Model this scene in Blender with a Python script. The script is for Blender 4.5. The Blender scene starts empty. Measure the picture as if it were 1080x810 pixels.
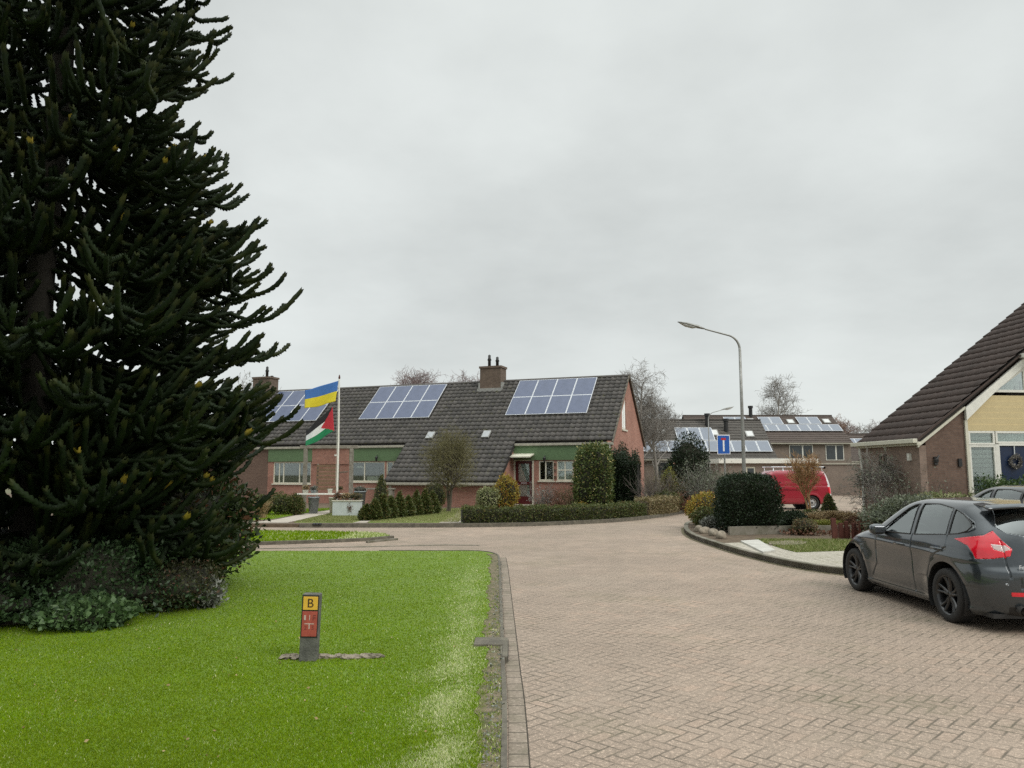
import bpy, math, random
import numpy as np
random.seed(7)
RNG = np.random.default_rng(11)
R_ = math.radians
sc = bpy.context.scene
col = sc.collection

# ------------------------------------------------------------------ camera geometry (used to measure where things stand)
CAM_H, FPX, PITCH = 1.8, 800.0, R_(6.7)
def _ray(px, py):
    c, s = math.cos(PITCH), math.sin(PITCH)
    u = 405 - py
    return np.array([px - 540, c * FPX - s * u, s * FPX + c * u])
def G(px, py, z=0.0):
    d = _ray(px, py); k = (z - CAM_H) / d[2]
    return (d[0] * k, d[1] * k)
def D(px, py, Y):
    d = _ray(px, py); k = Y / d[1]
    return (d[0] * k, Y, CAM_H + d[2] * k)

# ------------------------------------------------------------------ materials
def lin(c):
    return tuple((x / 12.92 if x <= .04045 else ((x + .055) / 1.055) ** 2.4) for x in c)
def new_mat(name):
    m = bpy.data.materials.new(name); m.use_nodes = True
    return m, m.node_tree, m.node_tree.nodes['Principled BSDF']
class NG:
    def __init__(s, nt): s.nt = nt
    def n(s, t, **k):
        x = s.nt.nodes.new(t)
        for a, b in k.items(): setattr(x, a, b)
        return x
    def put(s, sock, v):
        if hasattr(v, 'default_value') and not isinstance(v, (int, float)): s.nt.links.new(v, sock)
        else: sock.default_value = v
    def m(s, op, a, b=None, c=None, clamp=False):
        x = s.n('ShaderNodeMath', operation=op); x.use_clamp = clamp
        s.put(x.inputs[0], a)
        if b is not None: s.put(x.inputs[1], b)
        if c is not None: s.put(x.inputs[2], c)
        return x.outputs[0]
    def mix(s, f, a, b, blend='MIX'):
        x = s.n('ShaderNodeMix', data_type='RGBA', blend_type=blend)
        s.put(x.inputs[0], f)
        for i, v in ((6, a), (7, b)):
            if isinstance(v, tuple): x.inputs[i].default_value = (v + (1,))[:4]
            else: s.nt.links.new(v, x.inputs[i])
        return x.outputs[2]
    def noise(s, vec, scale, detail=3, rough=.55):
        x = s.n('ShaderNodeTexNoise'); x.inputs['Scale'].default_value = scale
        x.inputs['Detail'].default_value = detail; x.inputs['Roughness'].default_value = rough
        if vec is not None: s.nt.links.new(vec, x.inputs['Vector'])
        return x.outputs[0]
    def ramp(s, v, a, b, lo=0., hi=1.):
        x = s.n('ShaderNodeMapRange'); x.clamp = True
        s.put(x.inputs[0], v); x.inputs[1].default_value = a; x.inputs[2].default_value = b
        x.inputs[3].default_value = lo; x.inputs[4].default_value = hi
        return x.outputs[0]
    def obj(s): return s.n('ShaderNodeTexCoord').outputs['Object']
    def bump(s, h, bsdf, st=.5, dist=.01):
        x = s.n('ShaderNodeBump'); x.inputs['Strength'].default_value = st; x.inputs['Distance'].default_value = dist
        s.nt.links.new(h, x.inputs['Height']); s.nt.links.new(x.outputs[0], bsdf.inputs['Normal'])

def P(name, c, rough=.6, metal=0., c2=None, nscale=6., bump=0., bscale=40., coat=0., spec=.5, var=.25):
    """plain painted / raw surface with uneven tone"""
    m, nt, b = new_mat(name); g = NG(nt)
    b.inputs['Roughness'].default_value = rough; b.inputs['Metallic'].default_value = metal
    b.inputs['Coat Weight'].default_value = coat; b.inputs['Specular IOR Level'].default_value = spec
    b.inputs['Coat Roughness'].default_value = .06
    v = g.obj()
    if c2 is None: c2 = tuple(x * (1 - var) for x in c)
    f = g.ramp(g.noise(v, nscale, 5, .6), .35, .65)
    nt.links.new(g.mix(f, c, c2), b.inputs['Base Color'])
    if bump: g.bump(g.noise(v, bscale, 4, .7), b, bump, .01)
    return m

def leafmat(name, c1, c2, c3=None, rough=.55, trans=.15, p3=.85, spec=.4, patch=None):
    m, nt, b = new_mat(name); g = NG(nt)
    r = g.n('ShaderNodeNewGeometry').outputs['Random Per Island']
    c = g.mix(r, c1, c2)
    if c3: c = g.mix(g.ramp(r, p3, p3 + .02), c, c3)
    if patch: c = g.mix(g.ramp(g.noise(g.obj(), 1.3, 5, .7), .42, .66, 0, .65), c, patch); c = g.mix(g.ramp(g.noise(g.obj(), .5, 3, .6), .45, .65, 0, .4), c, tuple(q * .55 for q in patch))
    nt.links.new(c, b.inputs['Base Color'])
    b.inputs['Roughness'].default_value = rough; b.inputs['Specular IOR Level'].default_value = spec
    t = g.n('ShaderNodeBsdfTranslucent'); nt.links.new(c, t.inputs[0])
    mx = g.n('ShaderNodeMixShader'); mx.inputs[0].default_value = trans
    nt.links.new(b.outputs[0], mx.inputs[1]); nt.links.new(t.outputs[0], mx.inputs[2])
    nt.links.new(mx.outputs[0], nt.nodes['Material Output'].inputs[0])
    return m

def wallvec(g):
    """x+y along, z up: brick courses on any axis-aligned wall of the object"""
    s = g.n('ShaderNodeSeparateXYZ'); g.nt.links.new(g.obj(), s.inputs[0])
    a = g.m('ADD', s.outputs[0], s.outputs[1])
    c = g.n('ShaderNodeCombineXYZ'); g.nt.links.new(a, c.inputs[0]); g.nt.links.new(s.outputs[2], c.inputs[1])
    return c.outputs[0]
def brickmat(name, c1, c2, mortar, bw=.21, bh=.0625, rough=.85, ms=.012):
    m, nt, b = new_mat(name); g = NG(nt); v = wallvec(g)
    t = g.n('ShaderNodeTexBrick'); nt.links.new(v, t.inputs['Vector'])
    t.inputs['Scale'].default_value = 1; t.inputs['Brick Width'].default_value = bw; t.inputs['Row Height'].default_value = bh
    t.inputs['Mortar Size'].default_value = ms * .5; t.inputs['Color1'].default_value = c1 + (1,); t.inputs['Color2'].default_value = c2 + (1,)
    t.inputs['Mortar'].default_value = mortar + (1,); t.inputs['Bias'].default_value = 0
    n1 = g.noise(g.obj(), .9, 5, .6)
    c = g.mix(g.ramp(n1, .3, .75, 0, .55), t.outputs[0], tuple(x * .55 for x in c1))
    c = g.mix(g.ramp(g.noise(g.obj(), 9, 3, .6), .45, .75, 0, .3), c, tuple(min(1, x * 1.5) for x in c2))
    nt.links.new(c, b.inputs['Base Color']); b.inputs['Roughness'].default_value = rough
    g.bump(t.outputs[1], b, -.35, .006)
    return m

def herringbone(name, W, c1, c2, c3, mortar, ang=45., moss=None):
    m, nt, b = new_mat(name); g = NG(nt)
    mp = g.n('ShaderNodeMapping'); mp.inputs['Rotation'].default_value = (0, 0, R_(ang)); mp.inputs['Scale'].default_value = (1 / W,) * 3
    nt.links.new(g.obj(), mp.inputs[0])
    # slight waviness of the laid bricks
    wob = g.n('ShaderNodeTexNoise'); wob.inputs['Scale'].default_value = 1.2; nt.links.new(g.obj(), wob.inputs['Vector'])
    va = g.n('ShaderNodeVectorMath', operation='MULTIPLY_ADD'); nt.links.new(wob.outputs[1], va.inputs[0])
    va.inputs[1].default_value = (.35, .35, 0); nt.links.new(mp.outputs[0], va.inputs[2])
    s = g.n('ShaderNodeSeparateXYZ'); nt.links.new(va.outputs[0], s.inputs[0])
    x, y = s.outputs[0], s.outputs[1]
    i, j = g.m('FLOOR', x), g.m('FLOOR', y)
    fx, fy = g.m('SUBTRACT', x, i), g.m('SUBTRACT', y, j)
    k = g.m('FLOORED_MODULO', g.m('SUBTRACT', i, j), 4.)
    is_ = [g.m('COMPARE', k, float(q), .1) for q in range(4)]
    big = 5.
    dl = g.m('ADD', fx, g.m('MULTIPLY', is_[1], big)); dr = g.m('ADD', g.m('SUBTRACT', 1., fx), g.m('MULTIPLY', is_[0], big))
    db = g.m('ADD', fy, g.m('MULTIPLY', is_[2], big)); dt = g.m('ADD', g.m('SUBTRACT', 1., fy), g.m('MULTIPLY', is_[3], big))
    d = g.m('MINIMUM', g.m('MINIMUM', dl, dr), g.m('MINIMUM', db, dt))
    bi = g.m('SUBTRACT', i, is_[1]); bj = g.m('SUBTRACT', j, is_[2])
    cv = g.n('ShaderNodeCombineXYZ'); nt.links.new(bi, cv.inputs[0]); nt.links.new(bj, cv.inputs[1])
    wn = g.n('ShaderNodeTexWhiteNoise', noise_dimensions='2D'); nt.links.new(cv.outputs[0], wn.inputs[0])
    r = wn.outputs[0]
    c = g.mix(r, c1, c2); c = g.mix(g.ramp(r, .8, .95), c, c3)
    c = g.mix(g.ramp(g.noise(g.obj(), .22, 3, .6), .42, .6, 0, .4), c, (.235, .205, .165))
    c = g.mix(g.ramp(g.noise(g.obj(), 1.7, 5, .7), .50, .68, 0, .45), c, tuple(q * .62 for q in c2))
    big_n = g.noise(g.obj(), .35, 4, .6)
    c = g.mix(g.ramp(big_n, .35, .62, 0, .75), c, tuple(q * .78 for q in c2))
    sp = g.noise(g.obj(), 130, 2, .8)
    c = g.mix(g.ramp(sp, .5, .72, 0, .75), c, tuple(min(1, q * 1.75) for q in c1))
    c = g.mix(g.ramp(sp, .5, .3, 0, .5), c, tuple(q * .5 for q in c1))
    sp2 = g.noise(g.obj(), 38, 3, .75)
    c = g.mix(g.ramp(sp2, .55, .66, 0, .8), c, tuple(min(1, q * 1.75) for q in c1)); c = g.mix(g.ramp(sp2, .45, .34, 0, .7), c, tuple(q * .5 for q in c1))
    dn = g.m('ADD', d, g.m('MULTIPLY', g.m('SUBTRACT', g.noise(g.obj(), 40, 2), .5), .12))
    mm = g.ramp(dn, .045, .11, 1, 0)
    c = g.mix(g.m('MULTIPLY', mm, g.ramp(g.noise(g.obj(), 2.2, 4), .38, .62, .15, .85)), c, mortar)
    if moss:
        mo = g.m('MULTIPLY', g.ramp(g.noise(g.obj(), .5, 5, .7), .52, .68, 0, .55), g.ramp(d, .3, .0, .3, 1.))
        c = g.mix(mo, c, moss)
    nt.links.new(c, b.inputs['Base Color']); b.inputs['Roughness'].default_value = .8
    h = g.m('ADD', g.m('MULTIPLY', g.ramp(d, .02, .12), 1.), g.m('MULTIPLY', sp, .35))
    h = g.m('ADD', h, g.m('MULTIPLY', r, .25))
    g.bump(h, b, .6, .006)
    return m

def tilemat(name, c1, c2, moss=None):
    m, nt, b = new_mat(name); g = NG(nt)
    uv = g.n('ShaderNodeTexCoord').outputs['UV']
    s = g.n('ShaderNodeSeparateXYZ'); nt.links.new(uv, s.inputs[0])
    cv = g.n('ShaderNodeCombineXYZ'); nt.links.new(g.m('FLOOR', s.outputs[0]), cv.inputs[0]); nt.links.new(g.m('FLOOR', g.m('ADD', s.outputs[1], .01)), cv.inputs[1])
    wn = g.n('ShaderNodeTexWhiteNoise', noise_dimensions='2D'); nt.links.new(cv.outputs[0], wn.inputs[0])
    c = g.mix(wn.outputs[0], c1, c2)
    c = g.mix(g.ramp(g.noise(g.obj(), 1.1, 5, .65), .4, .7, 0, .5), c, tuple(q * 1.7 for q in c1))
    c = g.mix(g.ramp(g.noise(g.obj(), 30, 3, .7), .58, .7, 0, .45), c, tuple(min(1, q * 2.6) for q in c1))
    if moss: c = g.mix(g.ramp(g.noise(g.obj(), 4, 5, .7), .58, .68, 0, .7), c, moss)
    nt.links.new(c, b.inputs['Base Color']); b.inputs['Roughness'].default_value = .75
    g.bump(g.noise(g.obj(), 60, 3, .7), b, .3, .006)
    return m

def glassmat(name, tint=(.5, .56, .54), f0=.1, rough=.02, bl=.35):
    m, nt, b = new_mat(name); g = NG(nt)
    tr = g.n('ShaderNodeBsdfTransparent'); tr.inputs[0].default_value = tint + (1,)
    gl = g.n('ShaderNodeBsdfGlossy'); gl.inputs[0].default_value = (.9, .95, .95, 1); gl.inputs['Roughness'].default_value = rough
    lw = g.n('ShaderNodeLayerWeight'); lw.inputs[0].default_value = bl
    f = g.m('ADD', g.m('MULTIPLY', lw.outputs[0], .8), f0, clamp=True)
    mx = g.n('ShaderNodeMixShader'); nt.links.new(f, mx.inputs[0]); nt.links.new(tr.outputs[0], mx.inputs[1]); nt.links.new(gl.outputs[0], mx.inputs[2])
    nt.links.new(mx.outputs[0], nt.nodes['Material Output'].inputs[0])
    return m

M = {}
M['white'] = P('white_paint', (.74, .73, .66), .45, var=.12)
M['cream'] = P('cream_paint', (.62, .60, .49), .45, var=.12)
M['gutter'] = P('gutter_grey', (.40, .38, .31), .5, var=.25)
M['green'] = P('green_cladding', (.125, .205, .10), .55, var=.15)
M['yellow'] = P('yellow_cladding', (.60, .49, .27), .5, var=.08)
M['salmon'] = brickmat('red_brick', (.27, .115, .08), (.38, .175, .125), (.36, .29, .24))
M['brown'] = brickmat('brown_brick', (.125, .075, .053), (.17, .108, .078), (.13, .10, .085))
M['brownside'] = brickmat('pinkish_brick', (.22, .155, .12), (.28, .20, .155), (.24, .19, .16))
M['farbrick'] = brickmat('far_brick', (.18, .14, .115), (.23, .18, .145), (.2, .17, .14))
M['chim'] = brickmat('chimney_brick', (.115, .08, .058), (.165, .12, .09), (.12, .1, .08))
M['tile'] = tilemat('roof_tiles_grey', (.042, .039, .036), (.088, .080, .073), (.09, .09, .035))
M['tilebrown'] = tilemat('roof_tiles_brown', (.034, .021, .016), (.050, .031, .024))
M['fartile'] = brickmat('far_roof_tiles', (.075, .068, .060), (.11, .098, .085), (.035, .033, .03), .3, .24, ms=.05)
M['fartileb'] = brickmat('far_roof_tiles_brown', (.078, .060, .050), (.105, .082, .068), (.05, .035, .03), .3, .24, ms=.05)
M['lead'] = P('lead_flashing', (.32, .32, .30), .6, bump=.4, bscale=20)
M['cell'] = P('solar_cells', (.078, .098, .165), .3, nscale=3, c2=(.06, .078, .135), spec=.35)
M['alu'] = P('aluminium', (.72, .74, .76), .35, .3, var=.05)
M['farcell'] = P('solar_cells_far', (.11, .135, .18), .3, nscale=2, var=.15, coat=.5)
M['concrete'] = P('concrete', (.30, .285, .25), .9, nscale=3, bump=.5, bscale=30, c2=(.20, .19, .15))
M['kerb'] = P('kerb_concrete', (.22, .20, .165), .9, nscale=2.5, bump=.5, bscale=30, c2=(.11, .105, .07))
M['kerbdark'] = P('kerb_dark', (.085, .076, .060), .95, nscale=7, bump=1., bscale=35, c2=(.16, .145, .11))
M['slab'] = P('paving_slab', (.50, .49, .45), .85, nscale=3, bump=.3, bscale=40, c2=(.40, .39, .35))
M['black'] = P('black_plastic', (.018, .018, .018), .5)
M['skyl'] = P('skylight_glass', (.34, .36, .37), .2)
M['dark'] = P('dark_interior', (.03, .026, .022), .9)
M['room'] = P('room_wall', (.11, .085, .06), .9)
M['doorred'] = P('dark_red_door', (.085, .012, .014), .35, var=.2)
M['doorblue'] = P('dark_blue_door', (.005, .018, .055), .35, var=.2)
M['steel'] = P('galvanised_steel', (.30, .305, .29), .5, .5, c2=(.22, .22, .2))
M['lampgl'] = P('lamp_glass', (.55, .56, .55), .25, var=.05)
M['soil'] = P('garden_soil', (.075, .052, .034), .95, nscale=5, bump=1., bscale=25, c2=(.13, .095, .06))
M['earth'] = P('verge_ground', (.09, .10, .04), .95, nscale=.3, c2=(.14, .12, .08))
M['glass'] = glassmat('window_glass', (.86, .90, .88), .08)
M['net'] = None
M['blue'] = P('sign_blue', (.012, .10, .42), .35, var=.05)
M['signwhite'] = P('sign_white', (.85, .85, .85), .35, var=.03)
M['signred'] = P('sign_red', (.5, .015, .025), .35, var=.05)
M['stone'] = P('garden_stone', (.29, .245, .19), .9, nscale=9, bump=1., bscale=14, c2=(.15, .13, .095))
M['wood'] = P('grey_wood', (.27, .25, .21), .85, nscale=8, bump=.5, bscale=25, c2=(.17, .15, .12))
M['brownwood'] = P('brown_wood', (.22, .14, .085), .85, nscale=8, bump=.5, bscale=25)
M['redwood'] = P('red_brown_stake', (.10, .028, .018), .85, nscale=8, bump=.5, bscale=25)
M['paleblue'] = P('pale_blue_planter', (.52, .56, .55), .7, nscale=4, c2=(.42, .46, .45))
M['zinc'] = P('zinc_pot', (.36, .40, .42), .5, .4)
M['bark'] = P('bark', (.13, .11, .085), .95, nscale=10, bump=1, bscale=30)
M['twig'] = P('winter_twigs', (.17, .145, .125), .9, var=.3)
M['twigpurple'] = P('purple_twigs', (.27, .205, .195), .9, var=.3)
M['twiggrey'] = P('grey_twigs', (.25, .23, .205), .9, var=.3)
M['twigred'] = P('russet_twigs', (.24, .13, .08), .9, var=.3)
M['twiggreen'] = P('greenish_twigs', (.16, .145, .06), .9, c2=(.11, .10, .045))
M['twigorange'] = P('orange_twigs', (.42, .22, .11), .8, c2=(.33, .24, .10))
M['birch'] = P('birch_bark', (.55, .52, .47), .8, nscale=9, c2=(.25, .22, .19))
M['araubark'] = P('scaly_bark', (.028, .025, .019), .95, nscale=10, bump=1, bscale=18)
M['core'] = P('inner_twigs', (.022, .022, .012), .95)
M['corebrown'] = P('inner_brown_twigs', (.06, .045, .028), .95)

def curtainmat(name, c1, c2, scale):
    m, nt, b = new_mat(name); g = NG(nt); s = g.n('ShaderNodeSeparateXYZ'); nt.links.new(g.obj(), s.inputs[0])
    w = g.m('SINE', g.m('MULTIPLY', s.outputs[0], scale))
    nt.links.new(g.mix(g.ramp(w, -1, 1), c1, c2), b.inputs['Base Color']); b.inputs['Roughness'].default_value = .9
    return m
M['net'] = curtainmat('net_curtain', (.80, .82, .80), (.60, .63, .62), 70)

# ------------------------------------------------------------------ mesh helpers
class MB:
    def __init__(s): s.v = []; s.f = []; s.mi = []; s.mats = []; s.n = 0
    def _m(s, mat):
        if mat not in s.mats: s.mats.append(mat)
        return s.mats.index(mat)
    def add(s, V, F, mat):
        i = s._m(mat); s.v.extend([tuple(p) for p in V])
        for f in F: s.f.append(tuple(q + s.n for q in f)); s.mi.append(i)
        s.n += len(V); return s
    def box(s, x0, x1, y0, y1, z0, z1, mat):
        V = [(x, y, z) for z in (z0, z1) for y in (y0, y1) for x in (x0, x1)]
        return s.add(V, [(0, 2, 3, 1), (4, 5, 7, 6), (0, 1, 5, 4), (2, 6, 7, 3), (0, 4, 6, 2), (1, 3, 7, 5)], mat)
    def rbox(s, c, size, rz, mat, rx=0., ry=0., taper=1.):
        from mathutils import Euler, Vector
        e = Euler((rx, ry, rz)).to_matrix(); V = []
        for z in (-.5, .5):
            k = 1 if z < 0 else taper
            for y in (-.5, .5):
                for x in (-.5, .5):
                    V.append(tuple(e @ Vector((x * size[0] * k, y * size[1] * k, z * size[2])) + Vector(c)))
        return s.add(V, [(0, 2, 3, 1), (4, 5, 7, 6), (0, 1, 5, 4), (2, 6, 7, 3), (0, 4, 6, 2), (1, 3, 7, 5)], mat)
    def prism(s, pts, z0, z1, mat, side=None):
        n = len(pts); a = sum(pts[i][0] * pts[(i + 1) % n][1] - pts[(i + 1) % n][0] * pts[i][1] for i in range(n))
        if a < 0: pts = pts[::-1]
        V = [(p[0], p[1], z0) for p in pts] + [(p[0], p[1], z1) for p in pts]
        s.add(V, [tuple(range(n, 2 * n))], mat)
        s.add(V, [(i, (i + 1) % n, n + (i + 1) % n, n + i) for i in range(n)], side or mat); return s
    def slabpoly(s, pts, a0, a1, axis, mat):
        """polygon pts in the plane perpendicular to axis ('x' or 'y'), extruded a0..a1"""
        n = len(pts)
        if axis == 'y': V = [(p[0], a0, p[1]) for p in pts] + [(p[0], a1, p[1]) for p in pts]
        else: V = [(a0, p[0], p[1]) for p in pts] + [(a1, p[0], p[1]) for p in pts]
        F = [tuple(range(n))[::-1], tuple(range(n, 2 * n))] + [(i, (i + 1) % n, n + (i + 1) % n, n + i) for i in range(n)]
        return s.add(V, F, mat)
    def tube(s, pts, rad, mat, n=8):
        pts = np.array(pts, float)[None]; rad = np.array(rad if hasattr(rad, '__len__') else [rad] * pts.shape[1], float)[None]
        V, F = tubes(pts, rad, n); return s.add(V.tolist(), F.tolist(), mat)
    def lathe(s, prof, c, mat, n=20, axis='z'):
        V = []
        for r, h in prof:
            for k in range(n):
                a = 2 * math.pi * k / n; u, w = r * math.cos(a), r * math.sin(a)
                V.append((c[0] + u, c[1] + w, c[2] + h) if axis == 'z' else (c[0] + h, c[1] + u, c[2] + w))
        F = [(i * n + k, i * n + (k + 1) % n, (i + 1) * n + (k + 1) % n, (i + 1) * n + k) for i in range(len(prof) - 1) for k in range(n)]
        return s.add(V, F, mat)
    def build(s, name, parent=None, smooth=False, loc=None, bevel=0.):
        me = bpy.data.meshes.new(name); me.from_pydata(s.v, [], s.f)
        for m in s.mats: me.materials.append(m)
        me.polygons.foreach_set('material_index', s.mi)
        if smooth: me.polygons.foreach_set('use_smooth', [True] * len(s.f))
        me.update(); return link(name, me, parent, loc, bevel)
def link(name, me, parent=None, loc=None, bevel=0.):
    o = bpy.data.objects.new(name, me); col.objects.link(o)
    if parent is not None: o.parent = parent
    if loc is not None: o.location = loc
    if bevel:
        b = o.modifiers.new('bevel', 'BEVEL'); b.width = bevel; b.segments = 2; b.limit_method = 'ANGLE'
    return o
def npmesh(name, V, F, mat, parent=None, smooth=False, mi=None, loc=None):
    V = np.ascontiguousarray(V, np.float32); F = np.ascontiguousarray(F, np.int32); k = F.shape[1]
    me = bpy.data.meshes.new(name); me.vertices.add(len(V)); me.vertices.foreach_set('co', V.ravel())
    me.loops.add(F.size); me.loops.foreach_set('vertex_index', F.ravel())
    me.polygons.add(len(F)); me.polygons.foreach_set('loop_start', np.arange(0, F.size, k, dtype=np.int32))
    for m in (mat if isinstance(mat, (list, tuple)) else [mat]): me.materials.append(m)
    if mi is not None: me.polygons.foreach_set('material_index', np.ascontiguousarray(mi, np.int32))
    if smooth: me.polygons.foreach_set('use_smooth', np.ones(len(F), bool))
    me.update(calc_edges=True); return link(name, me, parent, loc)
def tubes(Pn, Rn, S=4, cap=True):
    """Pn (M,K,3) polylines, Rn (M,K) radii -> quads"""
    Mn, K, _ = Pn.shape
    T = np.gradient(Pn, axis=1); T /= np.linalg.norm(T, axis=2, keepdims=True) + 1e-9
    ref = np.where(np.abs(T[:, :1, 2:3]) > .9, np.array([1., 0, 0]), np.array([0, 0, 1.]))
    A = np.cross(T, ref); A /= np.linalg.norm(A, axis=2, keepdims=True) + 1e-9
    B = np.cross(T, A)
    th = np.arange(S) * 2 * math.pi / S
    V = Pn[:, :, None] + Rn[:, :, None, None] * (np.cos(th)[None, None, :, None] * A[:, :, None] + np.sin(th)[None, None, :, None] * B[:, :, None])
    V = V.reshape(-1, 3)
    m, k, s = np.meshgrid(np.arange(Mn), np.arange(K - 1), np.arange(S), indexing='ij')
    a = (m * K + k) * S + s; b = (m * K + k) * S + (s + 1) % S
    return V, np.stack([a, b, b + S, a + S], -1).reshape(-1, 4)
def unit(v): return v / (np.linalg.norm(v, axis=-1, keepdims=True) + 1e-9)
def leaves(p, nrm, L, Wd, out=.6, rng=RNG, jit=.35):
    """rhombic leaves at points p leaning towards nrm"""
    n = len(p); d = unit(nrm * out + rng.normal(size=(n, 3)) * .6)
    w = unit(np.cross(d, rng.normal(size=(n, 3))))
    l = L * (1 + jit * rng.normal(size=(n, 1))).clip(.4, 1.8); ww = Wd * l / L
    V = np.stack([p, p + d * l * .45 + w * ww * .5, p + d * l, p + d * l * .45 - w * ww * .5], 1).reshape(-1, 3)
    return V, np.arange(4 * n).reshape(-1, 4)
def empty(name, loc=(0, 0, 0), rz=0.):
    o = bpy.data.objects.new(name, None); col.objects.link(o); o.location = loc; o.rotation_euler = (0, 0, rz); o.empty_display_size = .2; return o
def tag(o, label=None, cat=None, group=None, kind=None):
    if label: o['label'] = label
    if cat: o['category'] = cat
    if group: o['group'] = group
    if kind: o['kind'] = kind
    return o
def merge(*parts):
    """join (V,F,matindex) quads"""
    Vs, Fs, Ms, n = [], [], [], 0
    for V, F, mi in parts:
        Vs.append(V); Fs.append(F + n); Ms.append(np.full(len(F), mi)); n += len(V)
    return np.concatenate(Vs), np.concatenate(Fs), np.concatenate(Ms)
def lobes(rng, amp):
    K = rng.normal(size=(7, 3)) * 2.6; ph = rng.uniform(0, 6.3, 7)
    return lambda d: 1 + amp * np.sin(d @ K.T + ph).mean(-1, keepdims=True) * 2
def sphere_grid(n=18, m=12):
    th = np.linspace(0, 2 * math.pi, n, endpoint=False); ph = np.linspace(.02, math.pi - .02, m)
    V = np.array([(math.sin(p) * math.cos(t), math.sin(p) * math.sin(t), math.cos(p)) for p in ph for t in th])
    F = np.array([(i * n + k, i * n + (k + 1) % n, (i + 1) * n + (k + 1) % n, (i + 1) * n + k) for i in range(m - 1) for k in range(n)])
    return V, F
def shrub(name, loc, r, mat, n, L, label, cat='shrub', group=None, seed=1, amp=.35, square=0., core=None, stems=0, stemmat=None, Wd=None, parent=None, out=.7, cone=False, corek=.8):
    """leafy shrub: uneven mass of separate leaves round a twiggy inside. r=(rx,ry,h) ; base at loc"""
    rng = np.random.default_rng(seed); f = lobes(rng, amp); rx, ry, h = r
    def shape(d):
        if square:
            e = square; k = (np.abs(d) ** e).sum(-1, keepdims=True) ** (1 / e); q = d / k
        else: q = d.copy()
        q = q * f(d)
        if cone:
            t = ((q[:, 2:] + 1) / 2).clip(0, 1); q[:, :2] = q[:, :2] / (np.linalg.norm(q[:, :2], axis=1, keepdims=True) + 1e-6) * np.minimum(1, np.sqrt(np.clip(1 - (1 - 2 * t.clip(0, .25) / .5) ** 2, 0, 1))) * (1 - (t - .25).clip(0) / .78).clip(0) ** .7 * f(d) * (np.linalg.norm(d[:, :2], axis=1, keepdims=True) > 0)
        return q * np.array([rx, ry, h / 2]) + np.array([0, 0, h / 2])
    d = unit(rng.normal(size=(n, 3))); q = shape(d); c = np.array([0, 0, h / 2])
    k = 1 - .32 * rng.random((n, 1)) ** 2 + .05 * rng.normal(size=(n, 1))
    q = c + (q - c) * k; q[:, 2] = q[:, 2].clip(.0)
    nr = unit(np.column_stack([d[:, 0], d[:, 1], d[:, 2] * .6 + .45]))
    parts = [(*leaves(q, nr, L, Wd or L * .5, out, rng), 0)]
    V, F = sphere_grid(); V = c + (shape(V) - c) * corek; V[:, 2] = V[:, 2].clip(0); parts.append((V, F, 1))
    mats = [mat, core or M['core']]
    V, F, mi = merge(*parts)
    o = npmesh(name, V, F, mats, parent, mi=mi, loc=loc)
    if parent is None: tag(o, label, cat, group)
    return o
def twigs(loc, h, spread, n, mat, seed=1, K=5, r0=.012, sub=3, up=1.4):
    """many stems fanning from the ground with side twigs -> V,F"""
    rng = np.random.default_rng(seed)
    b = rng.normal(size=(n, 2)) * spread * .15; dr = unit(np.column_stack([rng.normal(size=(n, 2)) * spread / h, np.full(n, up * .6) + rng.random(n) * .4]))
    t = np.linspace(0, 1, K); Ls = h * (.6 + .45 * rng.random(n))
    Pn = np.zeros((n, K, 3)); Pn[:, :, :2] = b[:, None]; Pn += dr[:, None] * (t[None, :, None] * Ls[:, None, None])
    Pn[:, 1:] += rng.normal(size=(n, K - 1, 3)) * .03 * h
    Rn = r0 * (1 - .75 * t)[None] * np.ones((n, 1)); out = [(Pn, Rn)]
    if sub:
        m = n * sub; i = rng.integers(0, n, m); kk = rng.integers(1, K - 1, m); st = Pn[i, kk]
        d2 = unit(dr[i] + rng.normal(size=(m, 3)) * .55); l = h * (.12 + .25 * rng.random(m)); t3 = np.linspace(0, 1, 3)
        P2 = st[:, None] + d2[:, None] * (t3[None, :, None] * l[:, None, None]); P2[:, 1:, 2] += .02 * h
        out.append((P2, r0 * .5 * (1 - .6 * t3)[None] * np.ones((m, 1))))
    parts = [(*tubes(a, b_, 3), 0) for a, b_ in out]
    V, F, mi = merge(*parts); return V, F, np.concatenate([P2[:, 2], P2[:, 1]]) if sub else Pn[:, -1]
def twig_shrub(name, loc, h, spread, n, mat, label, seed=1, leafmat_=None, nleaf=0, L=.06, cat='shrub', group=None, sub=4, r0=.012, up=1.4):
    V, F, tips = twigs(loc, h, spread, n, mat, seed, sub=sub, r0=r0, up=up); rng = np.random.default_rng(seed + 99)
    parts = [(V, F, 0)]
    if nleaf:
        p = tips[rng.integers(0, len(tips), nleaf)] + rng.normal(size=(nleaf, 3)) * h * .04; p[:, 2] = p[:, 2].clip(.02)
        parts.append((*leaves(p, np.tile([0, 0, 1.], (nleaf, 1)), L, L * .5, .4, rng), 1))
    V, F, mi = merge(*parts); o = npmesh(name, V, F, [mat, leafmat_ or mat], mi=mi, loc=loc); tag(o, label, cat, group); return o

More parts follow.
